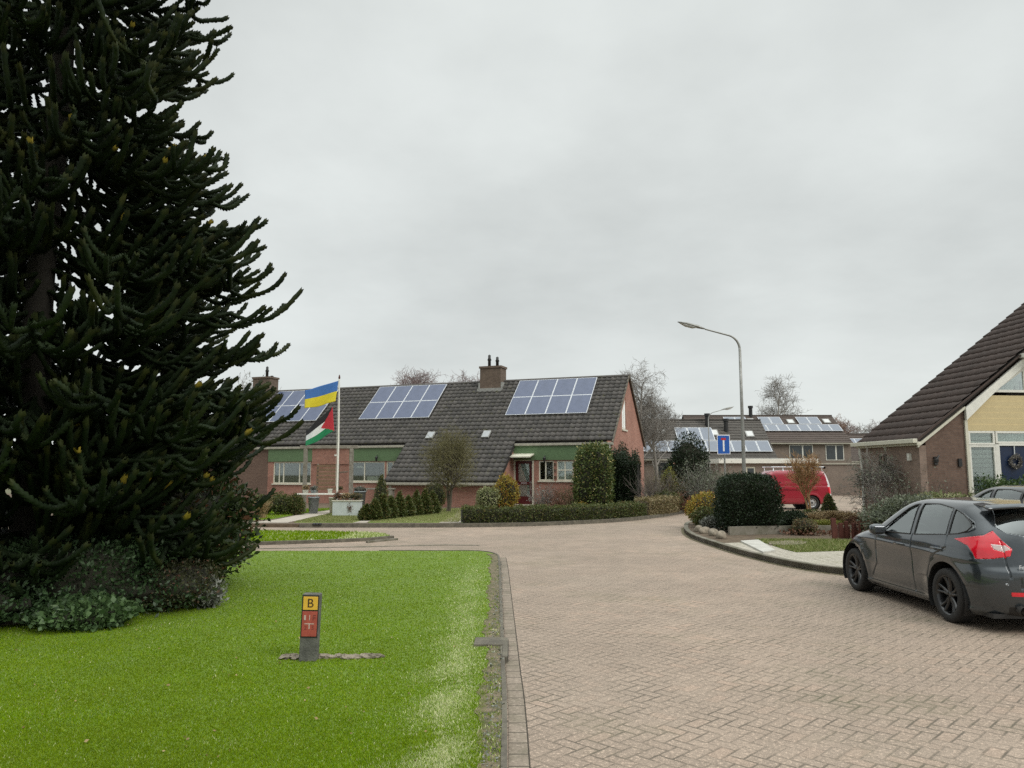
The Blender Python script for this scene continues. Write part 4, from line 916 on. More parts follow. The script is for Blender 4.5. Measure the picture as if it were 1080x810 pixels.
def rock(loc, r, seed, label=None, group=None, mat=None, cat='stone'):
    rng = np.random.default_rng(seed); V, F = sphere_grid(22, 14); f = lobes(rng, .14); V = V * f(V) * np.array(r); V[:, 2] = V[:, 2].clip(-r[2] * .3)
    o = npmesh('stone', V, F, mat or M['stone'], None, True, loc=loc); o.rotation_euler = (0, 0, rng.random() * 3)
    tag(o, label, cat, group); return o
mb = MB(); _q = np.random.default_rng(77)
for k in range(15):
    a = -2.2 + .95 * (k + .5) / 15 + _q.normal() * .012; V, F = sphere_grid(10, 7); V = V * (1 + .18 * _q.normal(size=(len(V), 1))) * np.array([.05 + .03 * _q.random(), .05 + .02 * _q.random(), .022]) + np.array([a, 7.5 + _q.normal() * .03, .052 + .008 * _q.random()])
    if abs(a + 1.92) > .07: mb.add(V, F, M['stone'])
o = mb.build('stone_rubble'); o['kind'] = 'stuff'; tag(o, 'weathered stone paving strip sunk in the lawn at the foot of the marker post', 'rubble')

# ------------------------------------------------------------------ flag pole and flags
r = empty('flagpole', (-7.08, 31, .1)); tag(r, 'slender white flagpole flying two flags, standing behind the pale planter box', 'flagpole')
MB().tube([(0, 0, 0), (0, 0, 3), (-.03, 0, 5.55)], [.045, .04, .028], M['white'], 10).build('pole', r, True)
MB().lathe([(0, 0), (.03, .01), (.045, .06), (.03, .11), (.035, .13), (0, .2)], (-.03, 0, 5.54), M['redwood'], 10).build('finial', r, True)
MB().tube([(-.06, -.03, 1.2), (-.07, -.03, 3.5), (-.06, -.03, 5.5)], .004, M['white'], 4).build('halyard', r)
def flag(name, tl, bl, br, tr, colour, label, wave=.09, nx=36, ny=24, sag=0.):
    tl, bl, br, tr = [np.array(q, float) for q in (tl, bl, br, tr)]; V = []; mats = []
    for j in range(ny + 1):
        for i in range(nx + 1):
            u, v = i / nx, j / ny; p = (tl * (1 - u) + tr * u) * (1 - v) + (bl * (1 - u) + br * u) * v
            p = p + np.array([.02 * math.sin(9 * u + 2 * v) * u, wave * math.sin(7.5 * u - 2.2 * v + .4) * (.25 + u), .04 * math.sin(6.3 * u + 1.) * u - sag * u * (1 - u)]); V.append(p)
    F = []; mi = []; ms = sorted({colour((i + .5) / nx, (j + .5) / ny) for i in range(nx) for j in range(ny)})
    for j in range(ny):
        for i in range(nx): a = j * (nx + 1) + i; F.append((a, a + 1, a + nx + 2, a + nx + 1)); mi.append(ms.index(colour((i + .5) / nx, (j + .5) / ny)))
    o = npmesh(name, np.array(V), np.array(F), [M[q] for q in ms], None, True, mi=mi); s = o.modifiers.new('cloth', 'SOLIDIFY'); s.thickness = .004; tag(o, label, 'flag', 'flags on the flagpole'); return o
for n_, c_2 in (('fblue', (.055, .17, .47)), ('fyel', (.72, .60, .03)), ('fred', (.50, .03, .045)), ('fgreen', (.015, .22, .09)), ('fwhite', (.72, .74, .74)), ('fblack', (.015, .015, .018))): M[n_] = P('flag_' + n_[1:], c_2, .8, var=.12)
flag('flag', (-7.14, 31, 5.58), (-7.24, 31, 4.72), (-8.52, 31.2, 4.42), (-8.62, 31.2, 5.18), lambda u, v: 'fblue' if v < .5 else 'fyel', 'blue over yellow flag, upper of the two on the pole', wave=.12)
def pal(u, v):
    if u < .46 and abs(v - .5) < .5 * (1 - u / .46): return 'fred'
    return 'fblack' if v < .33 else ('fwhite' if v < .67 else 'fgreen')
flag('flag', (-7.36, 31, 4.50), (-7.26, 31, 3.52), (-8.42, 31.15, 2.86), (-8.50, 31.15, 3.50), pal, 'black, white and green flag with red triangle, lower of the two on the pole', wave=.10, sag=.0, nx=48, ny=36)

# ------------------------------------------------------------------ vehicles: body as a stack of plan contours
def pchip(xs, ys):
    xs, ys = np.array(xs, float), np.array(ys, float); h = np.diff(xs); dl = np.diff(ys) / h; m = np.zeros(len(xs)); m[0], m[-1] = dl[0], dl[-1]
    for i in range(1, len(xs) - 1):
        if dl[i - 1] * dl[i] > 0: w1, w2 = 2 * h[i] + h[i - 1], h[i] + 2 * h[i - 1]; m[i] = (w1 + w2) / (w1 / dl[i - 1] + w2 / dl[i])
    def f(x):
        x = np.clip(np.asarray(x, float), xs[0], xs[-1]); i = np.clip(np.searchsorted(xs, x) - 1, 0, len(xs) - 2); t = (x - xs[i]) / h[i]
        return (2 * t**3 - 3 * t**2 + 1) * ys[i] + (t**3 - 2 * t**2 + t) * h[i] * m[i] + (-2 * t**3 + 3 * t**2) * ys[i + 1] + (t**3 - t**2) * h[i] * m[i + 1]
    return f
def snap_poly(p2, poly, tol):
    """move 2-D points lying within tol of the polygon outline onto it"""
    best = np.full(len(p2), 1e9); q = p2.copy()
    for i in range(len(poly)):
        a, b = np.array(poly[i]), np.array(poly[(i + 1) % len(poly)]); ab = b - a; t = ((p2 - a) @ ab / (ab @ ab)).clip(0, 1); c = a + t[:, None] * ab; d = np.linalg.norm(p2 - c, axis=1)
        m = (d < tol) & (d < best); q[m] = c[m]; best[m] = d[m]
    return q
class Body:
    def __init__(s, levels, yr, yf, W, Rr, Rf, n_exp=3., nR=56, nS=250, nF=44, flare=None, taper=.03, wb=2.65, bow=0., rw=None):
        L = []; z = np.array(levels)
        ph = np.linspace(0, math.pi / 2, nR) ; e = 2 / n_exp
        for q in z:
            a, b, w_, r1, r2 = yr(q), yf(q), W(q), Rr(q), Rf(q)
            x1 = w_ * np.sin(ph) ** e; y1 = a + r1 * (1 - np.cos(ph) ** e)
            ys = np.linspace(a + r1, b - r2, nS + 2)[1:-1]; ph2 = np.linspace(math.pi / 2, 0, nF); x3 = w_ * np.sin(ph2) ** e; y3 = b - r2 * (1 - np.cos(ph2) ** e)
            X = np.concatenate([x1, np.full(nS, w_), x3]); Y = np.concatenate([y1, ys, y3])
            mid = (a + b) / 2; X = X * (1 - taper * ((Y - mid) / ((b - a) / 2)) ** 2)
            if rw: X = X * rw(Y, q)
            if flare is not None: X = X + flare(Y, q) * (X > .6 * w_)
            X = np.concatenate([X, -X[::-1][1:-1]]); Y = np.concatenate([Y, Y[::-1][1:-1]]); L.append(np.column_stack([X, Y, np.full(len(X), q)]))
        s.n = len(L[0]); s.V = np.concatenate(L); m = len(L); i, k = np.meshgrid(np.arange(m - 1), np.arange(s.n), indexing='ij')
        s.F = np.stack([i * s.n + k, i * s.n + (k + 1) % s.n, (i + 1) * s.n + (k + 1) % s.n, (i + 1) * s.n + k], -1).reshape(-1, 4)
        # roof cap
        top = s.V[-s.n:]; h = s.n // 2; c = []
        s.capF = []
        for k in range(1, h): s.capF.append(((m - 1) * s.n + k, (m - 1) * s.n + k + 1 if k + 1 <= h else 0, (m - 1) * s.n + (s.n - k - 1) % s.n, (m - 1) * s.n + (s.n - k)))
        s.capF = np.array(s.capF); s.F = np.concatenate([s.F, s.capF[:-1]])
        s.recalc(); s.part = np.zeros(len(s.F), int)
    def recalc(s):
        P_ = s.V[s.F]; s.C = P_.mean(1); n = np.cross(P_[:, 2] - P_[:, 0], P_[:, 3] - P_[:, 1]); s.N = unit(n)
    def vn(s):
        n = np.zeros_like(s.V); 
        for k in range(4): np.add.at(n, s.F[:, k], s.N)
        return unit(n)
    def side_snap(s, poly, tol=.008):
        vn = s.vn(); m = (np.abs(vn[:, 0]) > .35); q = snap_poly(s.V[m][:, 1:], poly, tol); V = s.V[m]; V[:, 1:] = q; s.V[m] = V; s.recalc()
    def rear_snap(s, poly, sgn=-1, tol=.008):
        vn = s.vn(); m = vn[:, 1] * sgn > .3; q = snap_poly(np.column_stack([np.abs(s.V[m][:, 0]), s.V[m][:, 2]]), poly, tol); V = s.V[m]; V[:, 0] = np.sign(V[:, 0]) * q[:, 0]; V[:, 2] = q[:, 1]; s.V[m] = V; s.recalc()
    def side(s, poly): return inpoly(s.C[:, 1:], poly) & (np.abs(s.N[:, 0]) > .35)
    def face(s, poly, sgn=-1): return inpoly(np.column_stack([np.abs(s.C[:, 0]), s.C[:, 2]]), poly) & (s.N[:, 1] * sgn > .25)
    def sub(s, mask, name, mat, parent, off=0., smooth=True):
        F = s.F[mask]; u, inv = np.unique(F, return_inverse=True); V = s.V[u] + s.vn()[u] * off; return npmesh(name, V, inv.reshape(F.shape), mat, parent, smooth)

def wheel(par, x, y, z, R, wd, side, spokes=5, rimm='rim', style='alloy'):
    w_ = empty('wheel', (x, y, z)); w_.parent = par; sd = side
    t = MB(); h = wd / 2; prof = [(R * .70, -h * .9), (R * .78, -h), (R * .93, -h * .98), (R * .985, -h * .8), (R, -h * .5), (R, h * .5), (R * .985, h * .8), (R * .93, h * .98), (R * .78, h), (R * .70, h * .9), (R * .66, h * .7), (R * .66, -h * .7)]
    t.lathe(prof, (0, 0, 0), M['rubber'], 48, 'x'); t.build('tyre', w_, True)
    r = MB(); rm = M[rimm]
    r.lathe([(R * .72, sd * h * .93), (R * .69, sd * h * .90), (R * .66, sd * h * .7), (R * .62, sd * h * .1), (R * .60, -sd * h * .8)], (0, 0, 0), rm, 48, 'x')
    r.lathe([(R * .30, -sd * .02), (R * .55, -sd * .02), (R * .55, -sd * .035)], (0, 0, 0), M['disc'], 32, 'x')
    r.lathe([(0, sd * h * .62), (R * .10, sd * h * .60), (R * .16, sd * h * .5), (R * .17, sd * h * .2)], (0, 0, 0), rm, 20, 'x')
    if style == 'alloy':
        for k in range(spokes):
            for dl in (-.15, .15):
                a = 2 * math.pi * k / spokes + dl * .9 + .3; a2 = 2 * math.pi * k / spokes + dl * 1.35 + .3; V = []
                for (rr, xx, hw, aa) in ((R * .12, .60, .022, a), (R * .40, .62, .017, (a + a2) / 2), (R * .665, .86, .015, a2)):
                    cx, cz = rr * math.cos(aa), rr * math.sin(aa); tx, tz = -math.sin(aa), math.cos(aa)
                    for (q, dx) in ((-1, -.03), (-.8, 0), (.8, 0), (1, -.03)): V.append((sd * (h * xx + dx), cx + tx * hw * q, cz + tz * hw * q))
                r.add(V, [(0, 1, 5, 4), (1, 2, 6, 5), (2, 3, 7, 6), (4, 5, 9, 8), (5, 6, 10, 9), (6, 7, 11, 10)], rm)
    else:
        r.lathe([(R * .1, sd * h * .5), (R * .3, sd * h * .55), (R * .42, sd * h * .35), (R * .52, sd * h * .4), (R * .62, sd * h * .7)], (0, 0, 0), M['steelrim'], 32, 'x')
        for k in range(8): a = k * math.pi / 4; r.rbox((sd * h * .46, R * .47 * math.cos(a), R * .47 * math.sin(a)), (.02, .035, .035), 0, M['black'])
    r.build('rim', w_, True); return w_
def carpaint(name, c, metal=.6, rough=.24):
    m, nt, b = new_mat(name); g = NG(nt)
    b.inputs['Base Color'].default_value = c + (1,); b.inputs['Metallic'].default_value = metal; b.inputs['Roughness'].default_value = rough
    b.inputs['Coat Weight'].default_value = 1.; b.inputs['Coat Roughness'].default_value = .04
    f = g.ramp(g.noise(g.obj(), 3, 4, .6), .35, .7, 0, .35); nt.links.new(g.mix(f, c, tuple(x * 1.1 + .002 for x in c)), b.inputs['Base Color'])
    nt.links.new(g.ramp(g.noise(g.obj(), 25, 3, .7), .3, .8, rough * .85, rough * 1.4), b.inputs['Roughness']); return m
M['paint'] = carpaint('dark_grey_metallic', (.045, .054, .061)); M['paint2'] = carpaint('black_metallic', (.012, .013, .015))
M['rubber'] = P('tyre_rubber', (.022, .021, .02), .85, nscale=20, bump=.3); M['rim'] = P('black_alloy', (.016, .016, .017), .3, .3, coat=.6); M['disc'] = P('brake_disc', (.10, .095, .09), .5, .6); M['steelrim'] = P('silver_hubcap', (.5, .5, .5), .4, .5)
M['carglass'] = glassmat('car_glass', (.80, .92, .86), .24, 0., .3); M['privacy'] = glassmat('rear_car_glass', (.45, .52, .50), .20, 0., .3)
def lampmat(name, c, rough=.12):
    m, nt, b = new_mat(name); g = NG(nt); s_ = g.noise(g.obj(), 18., 2)
    nt.links.new(g.mix(g.m('MULTIPLY', s_, .45), c, tuple(x * .5 for x in c)), b.inputs['Base Color']); b.inputs['Roughness'].default_value = rough; b.inputs['Coat Weight'].default_value = 1.; b.inputs['Coat Roughness'].default_value = .02; return m
M['taillight'] = lampmat('red_lamp_lens', (.72, .008, .025)); M['clear'] = lampmat('clear_lamp_lens', (.62, .50, .48)); M['mirror'] = P('mirror_glass', (.12, .13, .14), .08, .6)

def hatchback(loc, rz, paint, label, group):
    KY = .945; WB = 2.65 * KY
    r = empty('parked_car', loc, rz); tag(r, label, 'car', group)
    zt = [.17, .24, .34, .50, .66, .76, .90, 1.00, 1.10, 1.22, 1.34, 1.41, 1.455, 1.48]
    yr = pchip(zt, [k * KY for k in [-.74, -.83, -.875, -.89, -.885, -.83, -.80, -.775, -.735, -.66, -.56, -.46, -.18, .35]])
    yf = pchip(zt, [k * KY for k in [3.30, 3.42, 3.47, 3.48, 3.40, 3.26, 2.90, 2.38, 2.16, 1.92, 1.66, 1.46, 1.22, .95]])
    W = pchip(zt, [.83, .865, .885, .90, .905, .905, .895, .858, .815, .76, .695, .625, .50, .06])
    Rr = pchip(zt, [.40, .42, .45, .46, .48, .50, .52, .55, .58, .62, .66, .70, .70, .45]); Rf = pchip(zt, [.7, .8, .9, .9, .9, .95, 1.0, .7, .6, .55, .5, .45, .4, .3])
    ax, R = .33, .392
    def flare(Y, q):
        o_ = 0
        for yc in (0., WB): rr = np.sqrt((Y - yc) ** 2 + (q - ax) ** 2); o_ = o_ + .022 * np.exp(-((rr - .42) / .085) ** 2) + .012 * np.exp(-((rr - .52) / .12) ** 2) * (q > .5)
        crease = -.012 * np.exp(-((q - .62 - .03 * Y) / .16) ** 2) * (np.abs(Y - WB / 2) < .95)
        sill = .022 * np.exp(-((q - .22) / .04) ** 2)
        return o_ + crease + sill + .010 * np.exp(-((q - .80 - .02 * Y) / .03) ** 2)
    lv = np.concatenate([np.arange(.17, .80, .0135), np.arange(.80, 1.16, .0062), np.arange(1.16, 1.36, .0135), np.arange(1.36, 1.44, .008), np.arange(1.44, 1.4801, .004)])
    B = Body(lv, yr, yf, W, Rr, Rf, 3.0, nR=170, nS=400, flare=flare, taper=.045)
    sc_ = lambda P_: [(a * KY, b) for a, b in P_]
    fw = sc_([(1.74, .975), (1.20, 1.315), (1.08, 1.365), (.98, 1.385), (.90, .99)]); rw_ = sc_([(.80, .995), (.875, 1.392), (.5, 1.40), (.12, 1.362), (.06, 1.045)]); qw = sc_([(.01, 1.05), (.06, 1.352), (-.14, 1.305), (-.36, 1.215), (-.40, 1.17), (-.34, 1.115), (-.2, 1.075)])
    for p_ in (fw, rw_, qw): B.side_snap(p_)
    rg_ = [(0, 1.07), (.30, 1.075), (.52, 1.11), (.585, 1.18), (.50, 1.375), (0, 1.39)]; wsg = [(0, 1.01), (.60, 1.01), (.66, 1.05), (.53, 1.37), (0, 1.40)]
    B.rear_snap(rg_, -1)
    # tail lamps wrap the corner: coordinate q = y + |x|
    tl = [(.70, 1.01), (.45, 1.045), (.20, 1.075), (.08, 1.13), (-.08, 1.01), (-.19, .935), (-.17, .86), (.05, .825), (.31, .81), (.36, .88), (.44, .95)]
    clq = [(.09, .985), (-.10, .975), (-.18, .93), (-.06, .905), (.04, .925)]; refq = [(-.17, .425), (-.38, .425), (-.38, .47), (-.17, .47)]
    for pq in (tl, clq, refq):
        vn = B.vn(); qq = np.column_stack([B.V[:, 1] + np.abs(B.V[:, 0]), B.V[:, 2]]); sel = (B.V[:, 1] < .25); n_ = snap_poly(qq[sel], pq, .009); dq = n_ - qq[sel]; V = B.V[sel]; sd_ = np.abs(vn[sel][:, 0]) > np.abs(vn[sel][:, 1])
        V[sd_, 1] += dq[sd_, 0]; V[~sd_, 0] += np.sign(V[~sd_, 0]) * dq[~sd_, 0]; V[:, 2] += dq[:, 1]; B.V[sel] = V; B.recalc()
    cq = np.column_stack([B.C[:, 1] + np.abs(B.C[:, 0]), B.C[:, 2]]); mt = inpoly(cq, tl) & (B.C[:, 1] < .2) & (B.C[:, 2] < 1.2) & (B.C[:, 2] > .7)
    mc = inpoly(cq, clq) & mt; mt &= ~mc
    # wheel arches
    for yc in (0., WB):
        rr = np.hypot(B.V[:, 1] - yc, B.V[:, 2] - ax); m = (np.abs(rr - R) < .012) & (np.abs(B.V[:, 0]) > .5) & (B.V[:, 2] > .1); k = R / rr[m]; B.V[m, 1] = yc + (B.V[m, 1] - yc) * k; B.V[m, 2] = ax + (B.V[m, 2] - ax) * k
    B.recalc(); arch = np.zeros(len(B.F), bool)
    for yc in (0., WB): arch |= (np.hypot(B.C[:, 1] - yc, B.C[:, 2] - ax) < R) & (np.abs(B.C[:, 0]) > .5)
    mf, mr, mq = [B.side(p_) & (np.abs(B.C[:, 0]) > .3) for p_ in (fw, rw_, qw)]; mg = B.face(rg_, -1) & (B.C[:, 2] > 1.0); mw = B.face(wsg, 1) & (B.C[:, 2] > 1.0) & (B.C[:, 1] > 1.0)
    side_gl = mf | mr | mq; keep = ~(mt | mc | arch | side_gl | mg | mw)
    refl = inpoly(cq, [(-.17, .425), (-.38, .425), (-.38, .47), (-.17, .47)]) & (B.C[:, 1] < 0); low = (B.C[:, 2] < .30) & (B.C[:, 1] < -.2) & (np.abs(B.C[:, 0]) < .62)
    # door shut lines pressed into the panel
    seams = [sc_(q) for q in ([(.02, 1.03), (-.02, .9), (.32, .75), (.42, .5), (.40, .30)], [(.84, .99), (.83, .6), (.80, .27)], [(1.86, .96), (1.90, .7), (1.88, .5), (2.06, .32)])]
    vn = B.vn(); dmin = np.full(len(B.V), 9.)
    for sm in seams:
        for a, b in zip(sm[:-1], sm[1:]):
            a, b = np.array(a), np.array(b); ab = b - a; t_ = ((B.V[:, 1:] - a) @ ab / (ab @ ab)).clip(0, 1); dmin = np.minimum(dmin, np.linalg.norm(B.V[:, 1:] - a - t_[:, None] * ab, axis=1))
    qv = np.column_stack([B.V[:, 1] + np.abs(B.V[:, 0]), B.V[:, 2]])
    dr = np.minimum(np.abs(np.abs(B.V[:, 0]) - (.60 - .10 * (B.V[:, 2] < .62))) + 9 * (B.V[:, 2] > 1.03) + 9 * (B.V[:, 2] < .50) + 9 * (B.V[:, 1] > 0), np.abs(B.V[:, 2] - .52) + 9 * (np.abs(B.V[:, 0]) > .5) + 9 * (B.V[:, 1] > 0))
    dmin = np.minimum(np.where(np.abs(vn[:, 0]) > .5, dmin, 9), dr); B.V -= vn * (.016 * np.exp(-(dmin / .007) ** 2))[:, None]; B.recalc()
    gmask = keep & ~refl & ~low
    B.sub(gmask, 'body', paint, r)
    B.sub(low & keep & ~refl, 'diffuser', M['black'], r)
    for sg in (1, -1):
        sd = (B.C[:, 0] * sg > 0)
        l = B.sub(mt & sd, 'taillight', M['taillight'], r, .004); B.sub(mc & sd, 'clear_lens', M['clear'], l, .004); B.sub(refl & sd & keep, 'reflector', M['taillight'], r, .002)
        for m_, nme, mt_ in ((mf, 'side_window', M['carglass']), (mr, 'side_window', M['carglass']), (mq, 'quarter_window', M['privacy'])):
            B.sub(m_ & sd, nme, mt_, r, -.006)
    B.sub(mg, 'rear_window', M['privacy'], r, -.006); B.sub(mw, 'windscreen', M['carglass'], r, -.006)
    # black frames round the side glass
    for p_, nme in ((fw, 'a'), (rw_, 'b'), (qw, 'c')):
        for sg in (1, -1):
            pts = []
            for k in range(len(p_)):
                a, b = np.array(p_[k]), np.array(p_[(k + 1) % len(p_)])
                for t_ in np.linspace(0, 1, 8)[:-1]: q = a * (1 - t_) + b * t_; pts.append((sg * (W(q[1]) * (1 - .045 * ((q[0] - 1.25) / 2.1) ** 2) + .001), q[0], q[1]))
            pts.append(pts[0]); MB().tube(pts, .009, M['black'], 5).build('window_seal', r, True)
    # spoiler at the top of the tailgate
    sp = MB(); N = 24; V = []
    for i in range(N + 1):
        x = -.66 + 1.32 * i / N; k = abs(x) / .66; yb = (-.69 + .10 * k ** 3) * KY; z0 = 1.425 - .035 * k ** 2.5
        V += [(x, -.26, z0 + .046), (x, yb, z0 + .004), (x, yb + .004, z0 - .022), (x, -.42, z0 - .035)]
    sp.add(V, [(i * 4 + j, i * 4 + (j + 1) % 4, i * 4 + 4 + (j + 1) % 4, i * 4 + 4 + j) for i in range(N) for j in range(4)] + [(0, 1, 2, 3), tuple(range(4 * N, 4 * N + 4))[::-1]], paint); sp.build('spoiler', r, True)
    # arch liners, underbody, cabin
    for yc in (0., WB):
        th = np.linspace(-.5, math.pi + .5, 22)
        for sg in (1, -1):
            mb = MB()
            V = [(sg * x, yc + (R + .004) * math.cos(t_), ax + (R + .004) * math.sin(t_)) for x in (.915, .55) for t_ in th]
            mb.add(V, [(i, i + 1, 23 + i, 22 + i) for i in range(21)] , M['black']); mb.add([(sg * .55, yc, ax)] + V[22:], [(0, i + 1, i + 2) for i in range(21)], M['black']); mb.build('arch_liner', r)
    MB().box(-.78, .78, -.70, WB + .55, .17, .22, M['black']).box(-.80, .80, .45, WB - .45, .155, .2, M['black']).box(-.55, .55, -.55, WB + .6, .22, .6, M['black']).build('underbody', r)
    for (x, y) in ((-.36, 1.05), (.36, 1.05)): MB().rbox((x, y, .62), (.48, .5, .16), 0, M['dark']).rbox((x, y - .26, .9), (.46, .12, .62), 0, M['dark'], rx=R_(12)).rbox((x, y - .33, 1.24), (.24, .09, .17), 0, M['dark']).build('front_seat', r, bevel=.03)
    MB().rbox((0, .3, .62), (1.2, .5, .16), 0, M['dark']).rbox((0, -.0, .88), (1.2, .12, .50), 0, M['dark'], rx=R_(14)).box(-.68, .68, 1.68, 2.1, .55, .93, M['dark']).box(-.7, .7, -.6, -.05, .6, .8, M['dark']).box(-.72, .72, -.05, 1.7, .3, .5, M['dark']).build('cabin_trim', r, bevel=.02)
    MB().tube([(-.36 + .17 * math.cos(a), 1.55 + .06 * math.sin(a), .93 + .15 * math.sin(a)) for a in np.linspace(0, 6.283, 20)], .014, M['black'], 6).build('steering_wheel', r, True)
    # mirrors, handles, aerial, badges, exhaust
    for sg in (1, -1):
        mb = MB(); V, F = sphere_grid(20, 12); V = np.sign(V) * np.abs(V) ** .75 * np.array([.115, .075, .075]) + np.array([sg * .985, 1.60 * KY, 1.005]); mb.add(V, F, paint); m_ = mb.build('mirror', r, True)
        MB().rbox((sg * .985, 1.60 * KY - .062, 1.005), (.165, .03, .10), 0, M['mirror']).build('mirror_glass', m_, bevel=.02); MB().rbox((sg * .90, 1.64 * KY, .965), (.12, .05, .03), 0, M['black']).build('mirror_arm', m_)
        for y, zz in ((.16, .865), (1.08, .84)):
            x = sg * (float(W(zz)) + .010); h_ = MB().tube([(x - sg * .02, y - .10, zz), (x + sg * .022, y - .08, zz + .004), (x + sg * .026, y, zz + .006), (x + sg * .022, y + .08, zz + .004), (x - sg * .02, y + .10, zz)], [.012, .014, .015, .014, .012], paint, 8).build('door_handle', r, True)
        MB().tube([(sg * .52, -.78, .27), (sg * .52, -.86, .27)], .052, M['disc'], 20).tube([(sg * .52, -.80, .27), (sg * .52, -.861, .27)], .042, M['black'], 20).build('exhaust_tip', r, True)
    MB().tube([(0, -.16, 1.462), (.0, -.16, 1.49)], [.022, .014], M['black'], 8).tube([(0, -.16, 1.48), (0, -.27, 1.64)], [.008, .005], M['black'], 6).build('aerial', r, True)
    q = MB().lathe([(0, -.012), (.05, -.012), (.058, -.004), (.05, .0)], (0, 0, 0), M['alu'], 20, 'x').build('badge', r, True); q.rotation_euler = (0, 0, math.pi / 2); q.location = (0, float(yr(.93)) - .008, .93); q.scale = (1, 1, .6)
    MB().rbox((0, float(yr(.80)) - .004, .84), (.62, .03, .06), 0, M['black']).build('tailgate_handle', r, bevel=.008)
    text_mesh('Focus', .062, .002, M['alu'], 'model_badge', r, (-.44, float(yr(.745)) - .008, .745), (math.pi / 2 + .05, 0, R_(-4)))
    pl_ = MB().box(-.26, .26, -.005, .005, -.055, .055, P('yellow_number_plate', (.72, .50, .02), .4)).build('number_plate', r); pl_.location = (0, float(yr(.62)) - .014, .62)
    MB().tube([(-.66, float(yr(.56)) + .055, .56), (-.66, float(yr(.56)) + .03, .56)], .012, M['alu'], 8).build('parking_sensor', r)
    for (y, sg) in ((0., -1), (0., 1), (WB, -1), (WB, 1)): wheel(r, sg * .80, y, .322, .322, .225, sg)
    return r
c1 = hatchback((6.21, 9.50, 0), R_(0), M['paint'], 'dark grey hatchback parked close by, red tail lamp and black alloy wheels showing', 'cars parked on the paving')
def copy_tree(o, parent=None):
    c = o.copy(); col.objects.link(c); c.parent = parent
    for ch in list(o.children): copy_tree(ch, c)
    return c
c2_ = copy_tree(c1); c2_.location = (9.35, 12.9, .115); c2_['label'] = 'black car almost wholly hidden behind the grey hatchback, only its roof showing'
for ch in c2_.children:
    if ch.name.startswith(('body', 'spoiler.', 'mirror')) and ch.data and ch.data.materials and ch.data.materials[0] == M['paint']: ch.data = ch.data.copy(); ch.data.materials[0] = M['paint2']

